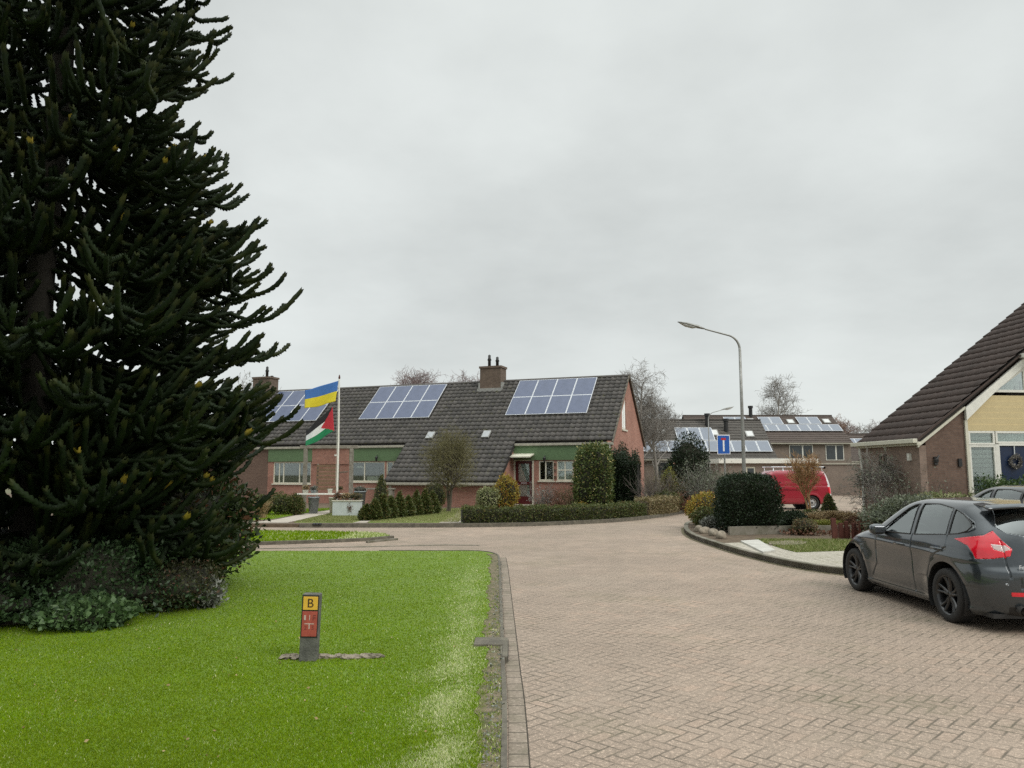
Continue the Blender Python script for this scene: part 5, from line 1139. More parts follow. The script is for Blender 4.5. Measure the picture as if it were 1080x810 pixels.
# red delivery van
def van(loc, rz):
    r = empty('delivery_van', loc, rz); tag(r, 'red delivery van with silver roof rack parked at the end of the side road', 'van')
    zt = [.28, .36, .55, .75, 1.0, 1.15, 1.4, 1.7, 1.82, 1.90, 1.94, 1.96]
    yr = pchip(zt, [-.95, -1.02, -1.05, -1.03, -1.01, -.99, -.94, -.84, -.79, -.72, -.60, -.3]); yf = pchip(zt, [3.75, 3.85, 3.86, 3.80, 3.62, 3.40, 2.75, 2.25, 2.05, 1.9, 1.7, 1.3]); W = pchip(zt, [.88, .93, .95, .955, .95, .94, .90, .86, .83, .77, .66, .45])
    k1 = pchip([.2, 2.], [.20, .22]); k2 = pchip([.2, 1.1, 2.], [.7, .7, .35])
    B = Body(np.concatenate([np.arange(.28, 1.85, .03), np.arange(1.85, 1.961, .012)]), yr, yf, W, k1, k2, 3.4, 30, 150, 24, taper=.01, flare=lambda Y, q: sum(.018 * np.exp(-((np.sqrt((Y - yc) ** 2 + (q - .34) ** 2) - .42) / .06) ** 2) for yc in (0, 3.0)) - .012 * np.exp(-((q - 1.18) / .05) ** 2))
    fw = [(3.02, 1.14), (2.45, 1.62), (1.98, 1.66), (1.98, 1.14)]; B.side_snap(fw, .014); arch = np.zeros(len(B.F), bool)
    for yc in (0., 3.0):
        rr = np.hypot(B.V[:, 1] - yc, B.V[:, 2] - .34); m = (np.abs(rr - .39) < .018) & (np.abs(B.V[:, 0]) > .5); k = .39 / rr[m]; B.V[m, 1] = yc + (B.V[m, 1] - yc) * k; B.V[m, 2] = .34 + (B.V[m, 2] - .34) * k
    B.recalc()
    for yc in (0., 3.0): arch |= (np.hypot(B.C[:, 1] - yc, B.C[:, 2] - .34) < .39) & (np.abs(B.C[:, 0]) > .5)
    mf = B.side(fw); ws = B.face([(0, 1.15), (.78, 1.15), (.70, 1.72), (0, 1.75)], 1) & (B.C[:, 2] > 1.1); bump = (B.C[:, 2] < .50) & ((B.C[:, 1] < -.62) | (B.C[:, 1] > 3.4)); cq = np.column_stack([B.C[:, 1] + np.abs(B.C[:, 0]), B.C[:, 2]])
    tl = inpoly(cq, [(.13, .80), (-.18, .80), (-.18, 1.12), (.13, 1.12)]) & (B.C[:, 1] < 0); rear = (B.C[:, 1] < -.55) & (cq[:, 0] < .13) & (B.C[:, 2] > .5) & (B.C[:, 2] < 1.86) & ~tl; rg_ = B.face([(.06, 1.25), (.72, 1.25), (.66, 1.74), (.06, 1.74)], -1)
    red = carpaint('red_van_paint', (.30, .010, .026), 0., .35); wh = P('white_reflective_door', (.72, .70, .70), .35)
    B.sub(~(arch | mf | ws | bump | tl | rear | rg_), 'body', red, r); B.sub(bump & ~arch, 'bumper', P('grey_bumper', (.16, .165, .17), .6), r); B.sub(rear & ~rg_, 'rear_door', wh, r); B.sub(rg_ & (B.C[:, 1] < 0), 'rear_window', M['glassdark'], r)
    B.sub(ws, 'windscreen', M['glassdark'], r)
    for sg in (1, -1): sd = B.C[:, 0] * sg > 0; B.sub(tl & sd, 'taillight', M['taillight'], r, .004); B.sub(mf & sd, 'side_window', M['glassdark'], r, -.004)
    MB().box(-.86, .86, -.9, 3.7, .26, .3, M['black']).box(-.6, .6, -.9, 3.6, .3, .7, M['black']).build('underbody', r)
    mb = MB()
    for yc in (0., 3.): 
        for sg in (1, -1): mb.lathe([(.40, sg * .93), (.40, sg * .6), (0, sg * .6)], (0, yc, .34), M['black'], 24, 'x')
    mb.build('arch_liner', r)
    for sg in (1, -1):
        MB().box(sg * .97 - .012, sg * .97 + .012, -.3, 1.5, .985, 1.005, red).build('side_rail', r); MB().tube([(sg * .76, -.7, 2.10), (sg * .76, 1.9, 2.10)], .028, M['alu'], 6).build('rack_rail', r, True)
        MB().box(sg * 1.0 - .1, sg * 1.0 + .1, 2.75, 2.9, 1.12, 1.4, M['black']).build('mirror', r, bevel=.03); MB().box(sg * .955 - .01, sg * .955 + .012, 1.15, 1.35, .98, 1.02, M['black']).build('door_handle', r)
    for y in np.linspace(-.6, 1.8, 6): MB().tube([(-.76, y, 1.88), (-.76, y, 2.10), (.76, y, 2.10), (.76, y, 1.88)], .022, M['alu'], 6).build('rack_bar', r, True)
    MB().tube([(-.84, -.72, 2.06), (.84, -.72, 2.06)], .05, M['black'], 8).build('rack_roller', r, True)
    for y, sg in ((0, -1), (0, 1), (3.0, -1), (3.0, 1)): wheel(r, sg * .82, y, .34, .34, .22, sg, style='steel')
    return r
van((14.9, 38.9, .0), R_(88))

# ------------------------------------------------------------------ monkey puzzle tree
M['arau'] = None
def araumat():
    m, nt, b = new_mat('scaly_leaves'); g = NG(nt); a = g.n('ShaderNodeAttribute', attribute_name='tip'); f = g.noise(g.obj(), 2.2, 3)
    c = g.mix(g.ramp(f, .35, .65), (.008, .015, .006), (.015, .026, .008)); c = g.mix(g.ramp(g.noise(g.obj(), 1.1, 2), .58, .66, 0, .5), c, (.032, .036, .008))
    c = g.mix(a.outputs['Fac'], c, (.22, .17, .02)); nt.links.new(c, b.inputs['Base Color']); b.inputs['Roughness'].default_value = .65; b.inputs['Specular IOR Level'].default_value = .15; return m
M['arau'] = araumat()
def ropes(Pn, Rb, rng, S=6):
    """scaly branchlets: whorls of pointed leaves along each line. Pn (M,K,3)"""
    Mn, K, _ = Pn.shape; T = np.gradient(Pn, axis=1); T = unit(T); ref = np.where(np.abs(T[:, :1, 2:3]) > .9, np.array([1., 0, 0]), np.array([0, 0, 1.]))
    A = unit(np.cross(T, ref)); B = np.cross(T, A); k = np.arange(K); t = k / (K - 1)
    prof = np.minimum(1, ((1 - t) * 22 + .35)) ** .6
    V = np.zeros((Mn, K, S, 3)); 
    for s in range(S):
        th = 2 * math.pi * s / S; th = th + (k % 2) * math.pi / S
        r = np.where(((s + k) % 2) == 0, 1.25, .72) * prof
        r = r[None] * Rb * (1 + .12 * rng.normal(size=(Mn, K)))
        V[:, :, s] = Pn + r[..., None] * (np.cos(th)[None, :, None] * A + np.sin(th)[None, :, None] * B) + np.where(((s + k) % 2) == 0, .022, -.01)[None, :, None] * T
    m, kk, s = np.meshgrid(np.arange(Mn), np.arange(K - 1), np.arange(S), indexing='ij'); a = (m * K + kk) * S + s; b = (m * K + kk) * S + (s + 1) % S
    F = np.stack([a, b, b + S, a + S], -1).reshape(-1, 4); tip = np.zeros((Mn, K, S)); return V.reshape(-1, 3), F, tip
def monkey_puzzle(loc):
    rng = np.random.default_rng(21); root = empty('monkey_puzzle_tree', loc); tag(root, 'huge dark monkey puzzle tree with rope-like branches reaching over the lawn', 'tree')
    H = 14.; K = 40; z = np.linspace(-.1, H, K); tr = np.column_stack([.03 * np.sin(z), .03 * np.cos(z * .8), z])[None]; R = np.interp(z, [0, .6, 3, 8, H], [.30, .24, .20, .15, .03])[None]
    V, F = tubes(tr, R, 20); npmesh('trunk', V, F, M['araubark'], root, True)
    Rmax = lambda q: np.interp(q, [0, .5, 1.2, 2.2, 3.6, 4.6, 6.0, 7.6, 9.5, 11.5, 13, 14], [2.3, 2.9, 3.2, 3.2, 3.45, 3.25, 2.95, 2.62, 2.2, 1.5, .7, .2])
    prim, thick = [], []
    q = .75
    while q < 13.7:
        nb = rng.integers(5, 8); off = rng.random() * 6.28
        for k in range(nb):
            a = off + 2 * math.pi * k / nb + rng.normal() * .16; prim.append((q + rng.normal() * .07, a, Rmax(q) * (1 - abs(rng.normal()) * .09) - .25))
        q += (.29 if q > 4 else .21) + .06 * rng.random()
    prim = np.array(prim); n = len(prim); t = np.linspace(0, 1, 14)
    z0, a, L = prim.T; low = np.clip((z0 - .8) / 3., .22, 1)
    az = a[:, None] + .25 * rng.normal(size=(n, 1)) * t ** 2
    rr = L[:, None] * t; zz = z0[:, None] + L[:, None] * low[:, None] * (-.40 * t - .02 * t ** 2 + .20 * t ** 5) + np.clip((z0[:, None] - 7) / 5, 0, 1) * .16 * L[:, None] * t
    zz = np.maximum(zz, .30)
    Pp = np.stack([rr * np.cos(az), rr * np.sin(az), zz], -1)
    # resample primaries with scales
    def resample(P_, K2):
        u = np.linspace(0, P_.shape[1] - 1.001, K2); i = u.astype(int); f = (u - i)[None, :, None]; return P_[:, i] * (1 - f) + P_[:, i + 1] * f
    V1, F1, t1 = ropes(resample(Pp, 96), .038, rng)
    # branchlets
    st, dr, ln, pt = [], [], [], []
    for i in range(n):
        m = int(L[i] / .13); us = np.linspace(.17, .985, m)
        for k, u in enumerate(us):
            if rng.random() < .10: continue
            j = min(int(u * 13), 12); f = u * 13 - j; p = Pp[i, j] * (1 - f) + Pp[i, j + 1] * f; T = unit((Pp[i, j + 1] - Pp[i, j]) * np.array([1, 1, .4])); sgn = 1 if k % 2 else -1
            side = unit(np.cross(T, [0, 0, 1.])) * sgn; d = unit(T * .95 + side * (.72 + .16 * rng.normal()) + np.array([0, 0, rng.normal() * .14 - .12]))
            ln.append((1.45 - .95 * u + .14 * rng.normal()) * min(1, L[i] / 2.6)); st.append(p); dr.append(d); pt.append(T)
    st, dr, ln, pt = map(np.array, (st, dr, ln, pt)); ln = ln.clip(.3, 1.5); K2 = 34; t2 = np.linspace(0, 1, K2)[None, :, None]; N2 = len(st)
    up = (.22 + .22 * rng.random((N2, 1, 1)) ** 1.5); l3 = ln[:, None, None]
    Pb = st[:, None] + dr[:, None] * l3 * t2 + pt[:, None] * l3 * .22 * t2 ** 2 + np.array([0, 0, 1.]) * l3 * (up * t2 ** 3.6 - .17 * np.sin(t2 * 3.14)) + .02 * np.sin(t2 * 9 + rng.random((N2, 1, 1)) * 6) * rng.normal(size=(N2, 1, 3))
    Pb[:, :, 2] = np.maximum(Pb[:, :, 2], .2)
    V2, F2, t2_ = ropes(Pb, .036, rng); tipm = (rng.random(N2) < .028) * .8 + .05; t2_[:, -2:, :] = tipm[:, None, None]
    # tertiary forks near the branchlet ends
    sel = np.where(rng.random(N2) < .30)[0]; K3 = 20; t3 = np.linspace(0, 1, K3)[None, :, None]; o = Pb[sel, 16]; T = unit(Pb[sel, 19] - Pb[sel, 15]); sd = unit(np.cross(T, np.array([0, 0, 1.]))) * rng.choice([-1, 1], (len(sel), 1)); l3 = (ln[sel] * .5)[:, None, None]
    Pc = o[:, None] + (T * .75 + sd * .5)[:, None] * l3 * t3 + np.array([0, 0, 1.]) * l3 * .5 * t3 ** 2; V3, F3, t3_ = ropes(Pc, .032, rng)
    V = np.concatenate([V1, V2, V3]); F = np.concatenate([F1, F2 + len(V1), F3 + len(V1) + len(V2)]); tip = np.concatenate([t1.ravel(), t2_.ravel(), t3_.ravel()])
    cr = npmesh('crown', V, F, M['arau'], root); at = cr.data.attributes.new('tip', 'FLOAT', 'POINT'); at.data.foreach_set('value', tip.astype(np.float32)); return root
monkey_puzzle((-6.95, 11.0, 0))

# ------------------------------------------------------------------ leaf colours
LM = {}
for nme, a, b, c_ in (('laurel', (.016, .030, .008), (.038, .060, .014), (.09, .04, .018)), ('greenlaurel', (.025, .055, .012), (.06, .10, .022), None), ('ivy', (.018, .040, .014), (.045, .085, .030), None), ('palecover', (.055, .105, .035), (.10, .165, .06), (.03, .06, .02)), ('darkyew', (.008, .018, .007), (.022, .042, .013), None),
    ('thuja', (.045, .065, .015), (.105, .125, .028), (.15, .11, .04)), ('box', (.050, .070, .014), (.105, .125, .028), (.14, .11, .045)), ('tan', (.20, .155, .08), (.30, .25, .13), (.12, .12, .04)), ('varieg', (.30, .31, .15), (.12, .16, .05), (.50, .48, .30)),
    ('gold', (.34, .25, .03), (.20, .19, .03), (.38, .16, .03)), ('camellia', (.045, .075, .015), (.10, .13, .03), (.36, .32, .12)), ('greygreen', (.11, .13, .085), (.18, .20, .14), (.07, .08, .04)), ('russet', (.15, .065, .035), (.10, .05, .03), (.20, .12, .06)),
    ('straw', (.42, .31, .16), (.30, .21, .10), (.20, .13, .06)), ('heath', (.10, .10, .04), (.16, .13, .06), (.20, .09, .05)), ('darkheath', (.035, .045, .016), (.07, .07, .03), (.10, .05, .03)), ('yellowgreen', (.24, .25, .03), (.14, .17, .03), (.3, .25, .05)), ('hedge', (.055, .075, .016), (.105, .125, .032), (.14, .11, .04)), ('silver', (.26, .27, .24), (.16, .17, .14), (.10, .11, .07))):
    LM[nme] = leafmat('leaves_' + nme, a, b, c_)
gz_ = .11
# planting under the monkey puzzle
shrub('laurel_bush', (-5.55, 11.95, .03), (1.22, 1.15, 1.75), LM['laurel'], 17000, .085, 'large dark glossy laurel bush at the lawn edge under the monkey puzzle', 'bush', seed=3, amp=.16, square=3.2)
shrub('ground_cover_shrub', (-5.95, 10.1, .03), (1.9, 1.0, .95), LM['ivy'], 16000, .055, 'dark ivy-like shrub spreading below the monkey puzzle trunk', seed=4, amp=.22, core=M['core'])
shrub('ground_cover_shrub', (-7.2, 8.85, .03), (1.7, .85, .62), LM['ivy'], 11000, .055, 'dark low shrub in the bed beyond the pale broad-leaved plant, away from the laurel', seed=14, amp=.22)
shrub('pale_leaf_plant', (-4.95, 9.1, .03), (.56, .48, .30), LM['palecover'], 3800, .055, 'pale green broad-leaved plant at the front of the bed', 'plant', seed=5, amp=.25, Wd=.045, out=1.)
shrub('heather_bush', (-4.55, 10.25, .03), (.66, .62, .62), LM['darkheath'], 6500, .04, 'small brownish green bush between the pale plant and the laurel', 'bush', seed=6, amp=.22)
shrub('silver_plant', (-3.98, 10.2, .03), (.16, .22, .34), LM['silver'], 500, .05, 'small silvery plant at the tip of the bed', 'plant', seed=7)
M['bedsoil'] = P('bed_soil', (.05, .036, .022), .95, nscale=5, bump=1., bscale=25, c2=(.035, .04, .012))
sheet('planting_bed', ccw(smooth_line([(-4.9, 12.6), (-4.65, 11.6), (-4.35, 10.9), (-4.45, 10.2), (-4.9, 9.5), (-5.5, 9.05), (-6.4, 8.75), (-8.5, 8.6), (-12, 9.4)], 3) + [(-12, 14.0), (-6, 14.0)]), .078, M['bedsoil'])

# hedges
def hedge(pts, wd, h, mat, n, L, label, seed=1, core=None, z0=gz_, taper=.0, group=None, cat='hedge'):
    rng = np.random.default_rng(seed); P_ = np.array(pts, float); seg = np.linalg.norm(np.diff(P_, axis=0), axis=1); cum = np.concatenate([[0], np.cumsum(seg)]); tot = cum[-1]
    T = unit(np.gradient(P_, axis=0)); Nn = np.column_stack([-T[:, 1], T[:, 0]])
    def at(u): return np.column_stack([np.interp(u, cum, P_[:, i]) for i in (0, 1)]), np.column_stack([np.interp(u, cum, Nn[:, i]) for i in (0, 1)])
    per = 2 * h + wd; v = rng.random(n) * per; u = rng.random(n) * tot; side = np.where(v < h, -1, np.where(v < h + wd, 0, 1)); off = np.where(side == -1, -wd / 2, np.where(side == 1, wd / 2, v - h - wd / 2)); zz = np.where(side == -1, v, np.where(side == 1, per - v, h))
    bumpy = 1 + .10 * np.sin(u * 5.1) * np.sin(u * 2.3 + 1) + .07 * np.sin(u * 13.) ; k = 1 - .22 * rng.random(n) ** 2 + .05 * rng.normal(size=n)
    c, nn = at(u); ends = rng.random(n) < .06; p = np.column_stack([c + nn * (off * k * (1 - taper * zz / h))[:, None], z0 + (zz * bumpy * k).clip(.01)])
    nr = np.column_stack([nn * side[:, None], (side == 0) * 1.]) + np.array([0, 0, .25])
    parts = [(*leaves(p, unit(nr), L, L * .5, .55, rng), 0)]
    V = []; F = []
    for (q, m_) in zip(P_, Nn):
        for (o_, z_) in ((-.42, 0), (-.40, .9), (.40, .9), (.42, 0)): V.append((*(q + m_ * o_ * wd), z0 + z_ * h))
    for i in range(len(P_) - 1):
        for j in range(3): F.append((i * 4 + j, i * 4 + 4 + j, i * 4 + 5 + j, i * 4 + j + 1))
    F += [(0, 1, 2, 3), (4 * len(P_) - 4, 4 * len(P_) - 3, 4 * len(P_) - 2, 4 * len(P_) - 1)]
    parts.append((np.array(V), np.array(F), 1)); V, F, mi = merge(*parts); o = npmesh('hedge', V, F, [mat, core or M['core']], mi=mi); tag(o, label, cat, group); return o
hp = smooth_line([(-1.72, 26.25), (-.4, 26.5), (.5, 26.75), (2.25, 27.75), (4.0, 29.15), (5.15, 30.75)], 6)
hedge(hp, .55, .50, LM['hedge'], 24000, .055, 'long low clipped green hedge along the kerb before the red door', 21)
hedge(smooth_line([(5.2, 30.8), (6.2, 32.3), (7.1, 34.0)], 4), .6, .62, LM['tan'], 9000, .07, 'tan dry end piece of the clipped hedge by the side road', 22, core=M['corebrown'])
# cube-like dark hedge with rounded tree behind, beside the gable
def gp(px, py, Y): return D(px, py, Y)
hedge([(4.65, 35.6), (5.85, 35.2)], 1.2, 2.35, LM['darkyew'], 17000, .07, 'tall square-cut dark green hedge block beside the house gable', 23)
shrub('round_yew', (5.45, 37.2, gz_), (.42, .45, 3.0), LM['darkyew'], 5000, .07, 'round-topped dark yew rising behind the square hedge block', 'shrub', seed=24, amp=.1)
shrub('camellia_bush', (3.62, 34.2, gz_), (.80, .7, 2.85), LM['camellia'], 10000, .10, 'tall yellow-speckled camellia bush in front of the window end', 'bush', seed=29, amp=.12, square=4.)
shrub('variegated_bush', (-1.05, 33.6, gz_), (.52, .5, 1.05), LM['varieg'], 4200, .07, 'round cream-variegated bush beneath the low roof', 'bush', seed=26, amp=.12)
shrub('golden_bush', (-.28, 33.9, gz_), (.52, .5, 1.55), LM['gold'], 4200, .07, 'golden yellow bush between the variegated bush and red door', 'bush', seed=27, amp=.2)
twig_shrub('bare_shrub', (1.4, 35.2, gz_), 1.35, .8, 46, M['twiggrey'], 'pale grey twiggy shrub close beside the red door', 31, LM['silver'], 700, .05)
twig_shrub('bare_shrub', (2.85, 34.6, gz_), 1.35, .9, 60, M['twiggreen'], 'green-brown twiggy shrub under the net-curtained window', 32, LM['heath'], 900, .05)
twig_shrub('bare_shrub', (2.15, 35.0, gz_), 1.0, .7, 40, M['twigred'], 'russet low twigs below the window sill', 33, LM['russet'], 500, .05)
shrub('yellow_plant', (2.95, 32.6, gz_), (.3, .25, .42), LM['gold'], 500, .06, 'small yellow plant poking over the clipped hedge', 'plant', seed=34)
twig_shrub('bare_shrub', (6.35, 34.6, gz_), 2.1, 1.1, 90, M['twig'], 'tall bundle of brown bare stems leaning on the square hedge', 35, sub=4)
twig_shrub('bare_shrub', (7.2, 36.3, gz_), 2.0, 1.2, 80, M['twiggreen'], 'loose greenish brown shrub behind the dry hedge end', 36, LM['heath'], 1500, .06)
shrub('yellow_shrub', (7.55, 36.8, gz_), (.38, .4, 1.9), LM['yellowgreen'], 2600, .07, 'upright yellow-green shrub among brown twigs', seed=37, amp=.22)
shrub('low_green_shrub', (6.75, 34.2, gz_), (.8, .5, .85), LM['hedge'], 3500, .06, 'low rounded green shrub above the dry hedge end', seed=38, amp=.25)
twig_shrub('bare_shrub', (7.65, 34.9, gz_), .9, .7, 60, M['twigred'], 'low russet thicket by the bend of the side road', 39, LM['russet'], 1200, .06)
# group around the road sign, on the far side of the side road
shrub('dark_conifer', (8.6, 37.6, .05), (1.15, .9, 3.2), LM['darkyew'], 12000, .10, 'broad dark conifer in front of the solar roofs', 'conifer', seed=40, amp=.3)
twig_shrub('grey_shrub', (9.0, 35.6, .05), 2.4, 1.5, 110, M['twiggrey'], 'grey-green open shrub left of the road sign', 41, LM['greygreen'], 5000, .07)
twig_shrub('bare_shrub', (8.7, 33.9, .05), 1.0, 1.3, 90, M['twigred'], 'low russet thicket in front of the dark conifer', 42, LM['russet'], 2200, .06)
shrub('small_dark_shrub', (9.9, 34.5, .05), (.35, .4, 1.5), LM['darkyew'], 2200, .07, 'small dark shrub between grey shrub and clipped conifer', seed=43)

# conifer row and shrubs in the flag garden
rowp = [(386, 534, 549, 9), (395, 529, 549, 9), (403, 526, 548, 9.5), (412, 527, 547, 9), (421, 525, 546, 9), (430, 524, 545, 9), (439, 523, 544, 9), (448, 523, 543, 9), (456, 521, 542, 9.5)]
for i, (px, yt, yb, wpx) in enumerate(rowp):
    x, y = G(px, yb, gz_); h = (yb - yt) * y / 800; lab = ['first small upright conifer next to the pale planter box', 'second small conifer counted from the planter box', 'third small conifer counted from the planter box', 'fourth small conifer counted from the planter box', 'fifth small conifer counted from the planter box', 'fourth small conifer counted from the bare garden tree', 'third small conifer counted from the bare garden tree', 'second small conifer counted from the bare garden tree', 'small upright conifer closest to the bare garden tree'][i]
    shrub('small_conifer', (x, y, gz_), (wpx * .80 * y / 800, wpx * .80 * y / 800, h * 1.08 * (.9 + .2 * ((i * 7) % 5) / 4)), LM['thuja'], 4200, .075, lab, 'conifer', 'row of small upright conifers', seed=50 + i, amp=.22, cone=True)
x, y = G(402, 538, gz_); shrub('small_conifer', (-5.6, 32.8, gz_), (.38, .38, 1.55), LM['thuja'], 2600, .055, 'taller conifer standing behind the row near the planter box', 'conifer', seed=61, amp=.08, cone=True)
x, y = -2.95, 35.0; shrub('round_brown_bush', (-3.55, 35.4, gz_), (.5, .5, 1.25), LM['thuja'], 3000, .06, 'rounded olive bush at the end of the conifer row by the brick wall', 'bush', seed=62, amp=.12)
for i, (px, yt, yb, wp) in enumerate([(296, 520, 543, 20), (312, 523, 543, 15), (257, 527, 545, 16), (277, 525, 543, 17)]):
    x, y = G(px, yb, gz_); k = y / 800; lab = ['widest olive bush below the wide window behind the wooden frame', 'olive bush at the foot of the frame post', 'olive bush nearest the monkey puzzle branches', 'olive bush just behind the dry grass tuft'][i]
    shrub('olive_bush', (x, y, gz_), (wp * k * .56, wp * k * .5, (yb - yt) * k), LM['thuja'], 3600, .06, lab, 'bush', 'olive bushes below the window', seed=70 + i, amp=.25)
def tuft(name, loc, h, sp, n, mat, label, seed=1, cat='grass tuft', group=None, wd=.012):
    rng = np.random.default_rng(seed); K = 5; t = np.linspace(0, 1, K); a = rng.random(n) * 6.283; le = sp * rng.random(n) ** .7; hh = h * (.6 + .5 * rng.random(n)); b = rng.normal(size=(n, 2)) * sp * .18
    Pn = np.stack([b[:, :1] + np.cos(a)[:, None] * le[:, None] * t ** 1.7, b[:, 1:] + np.sin(a)[:, None] * le[:, None] * t ** 1.7, hh[:, None] * (t - .25 * t ** 3)], -1); V, F = tubes(Pn, wd * (1 - .8 * t)[None] * np.ones((n, 1)), 3)
    o = npmesh(name, V, F, mat, loc=loc); tag(o, label, cat, group); return o
x, y = G(274, 547, gz_); tuft('dry_grass_tuft', (x, y, gz_), .85, .45, 420, LM['straw'], 'tall tan grass tuft beside the kerb of the flag garden', 80)
x, y = G(262, 546, gz_); tuft('dry_grass_tuft', (x - .3, y, gz_), .75, .4, 300, LM['russet'], 'reddish dry grass tuft nearest the laurel bush', 81)
bare_tree((-2.75, 33.9, gz_), 3.5, 97, M['bark'], M['twiggreen'], 'small round-crowned bare garden tree with greenish twigs before the low roof', 'garden_tree', crown=(.42, .60), trunk_r=.020, levels=(7, 6, 5), rt=.006, clear=.25, nstem=3, flare=.35, leafs=(LM['yellowgreen'], 250, .03), wid=1.0)

# planter box, posts, bench and pots
t = empty('planter_box', (-6.55, 30.3, gz_)); tag(t, 'pale blue-grey box planter at the foot of the flagpole', 'planter')
mb = MB(); mb.box(-.54, .54, 0, .5, 0, .58, M['paleblue']); mb.build('box', t, bevel=.01); MB().box(-.57, .57, -.03, .53, .581, .62, M['cream']).build('rim', t, bevel=.006); MB().box(-.5, .5, .03, .47, .621, .64, M['soil']).build('soil', t)
rg = np.random.default_rng(8); _p = np.column_stack([rg.normal(size=160) * .05 + .15, np.full(160, -.012) - rg.random(160) * .02, .33 + rg.normal(size=160) * .10]); V, F = leaves(_p, np.tile([0, -1., 0], (160, 1)), .035, .02, .2, rg); npmesh('dried_vine', V, F, LM['russet'], t)

for i, (dx, m_, s_, l_) in enumerate([(-.38, 'russet', .16, 'small russet plant in the pale planter box'), (-.05, 'straw', .18, 'straw-coloured plant in the middle of the planter box'), (.3, 'heath', .22, 'wide brown plant at the end of the planter box')]):
    shrub('potted_plant', (-6.55 + dx, 30.5, gz_ + .65), (s_, .16, .26), LM[m_], 420, .05, l_, 'plant', seed=90 + i)
t = empty('post_frame', (-9.05, 33.4, gz_)); tag(t, 'tall weathered wooden post frame in front of the brick pier', 'frame')
for x in (-.0, 2.02): MB().box(x - .08, x + .08, -.07, .07, 0, 2.75, M['wood']).build('post', t, bevel=.01)
MB().box(-.25, 2.3, -.05, .05, 2.76, 2.9, M['wood']).build('beam', t, bevel=.01); MB().tube([(1.9, -.1, 1.75), (1.5, -.3, 1.72)], .03, M['bark'], 6).build('hook', t)
t = empty('slatted_screen', (-8.25, 33.8, gz_)); tag(t, 'horizontal slatted wooden screen inside the post frame', 'screen')
mb = MB(); [mb.box(-.4, .6, -.02, .02, .95 + .165 * i, 1.07 + .165 * i, M['brownwood']) for i in range(7)]; mb.build('slats', t); MB().box(-.4, -.32, .02, .06, 0, 2.1, M['wood']).box(.52, .6, .02, .06, 0, 2.1, M['wood']).build('upright', t)
t = empty('potting_bench', (-8.05, 32.5, gz_)); tag(t, 'long white plank bench holding pots behind the flagpole', 'bench'); MB().box(-1.05, .95, -.2, .2, .78, .84, M['white']).build('bench_top', t, bevel=.006)
for x in (-.98, .86): MB().box(x, x + .08, -.16, .16, 0, .78, M['wood']).build('leg', t)
def pot(x, y, z, r, h, m_, lab, tall=1.2, pl=None, sq=False, group='pots around the white bench'):
    t = empty('plant_pot', (x, y, z)); tag(t, lab, 'pot', group); MB().lathe([(0, 0), (r * .72, 0), (r, h), (r * 1.06, h), (r * 1.06, h * .93), (r * .94, h * .96), (0, h * .9)], (0, 0, 0), M[m_], 14).build('pot', t, True)
    if pl: q = shrub('plant', (0, 0, h * .9), (r * 1.15, r * 1.1, r * tall), LM[pl], 350, .045, '', seed=int(abs(x) * 100) % 97, parent=t)
pot(-8.35, 32.3, gz_, .24, .70, 'zinc', 'tall tapering zinc bucket under the white bench')
pot(-7.55, 32.3, gz_, .16, .68, 'cream', 'narrow cream pot under the white bench'); pot(-7.15, 32.4, gz_, .15, .45, 'black', 'dark pot under the bench end by the flagpole')
pot(-8.75, 32.5, gz_ + .84, .13, .14, 'white', 'white bowl with straw plant on the bench end', 1.4, 'straw'); pot(-8.42, 32.5, gz_ + .84, .13, .13, 'zinc', 'zinc pot with silver plant on the bench', 1.4, 'silver'); pot(-7.72, 32.5, gz_ + .84, .11, .18, 'white', 'white pot in the middle of the bench'); pot(-7.3, 32.5, gz_ + .84, .1, .15, 'salmon', 'brown pot with heather on the bench', 1.5, 'heath')
pot(-6.35, 32.0, gz_ + .0, .25, .95, 'zinc', 'tall grey pot behind the planter box', 1.1, 'silver'); 
t = empty('garden_table', (-5.9, 33.6, gz_)); tag(t, 'grey slatted garden table below the window with pots', 'table'); MB().box(-.75, .75, -.3, .3, .98, 1.03, M['wood']).build('table_top', t); [MB().box(x, x + .06, y, y + .06, 0, .98, M['wood']).build('leg', t) for x in (-.7, .64) for y in (-.28, .22)]
for i, (x, s_) in enumerate(((-6.62, 0), (-6.52, 1), (-6.42, 2))): rock((x + .03, 25.62, .10), (.055, .055, .06), 95 + i, 'small black ball set on the kerb, one of three side by side', 'black balls on the kerb', M['black'], 'kerb ball')
pot(.02, 35.4, gz_, .12, .3, 'white', 'white pot beside the red door frame', 1.2, 'camellia', group=None)
t = empty('garden_ornament', (-8.05, 33.75, 2.35)); bpy.data.objects.remove(t)

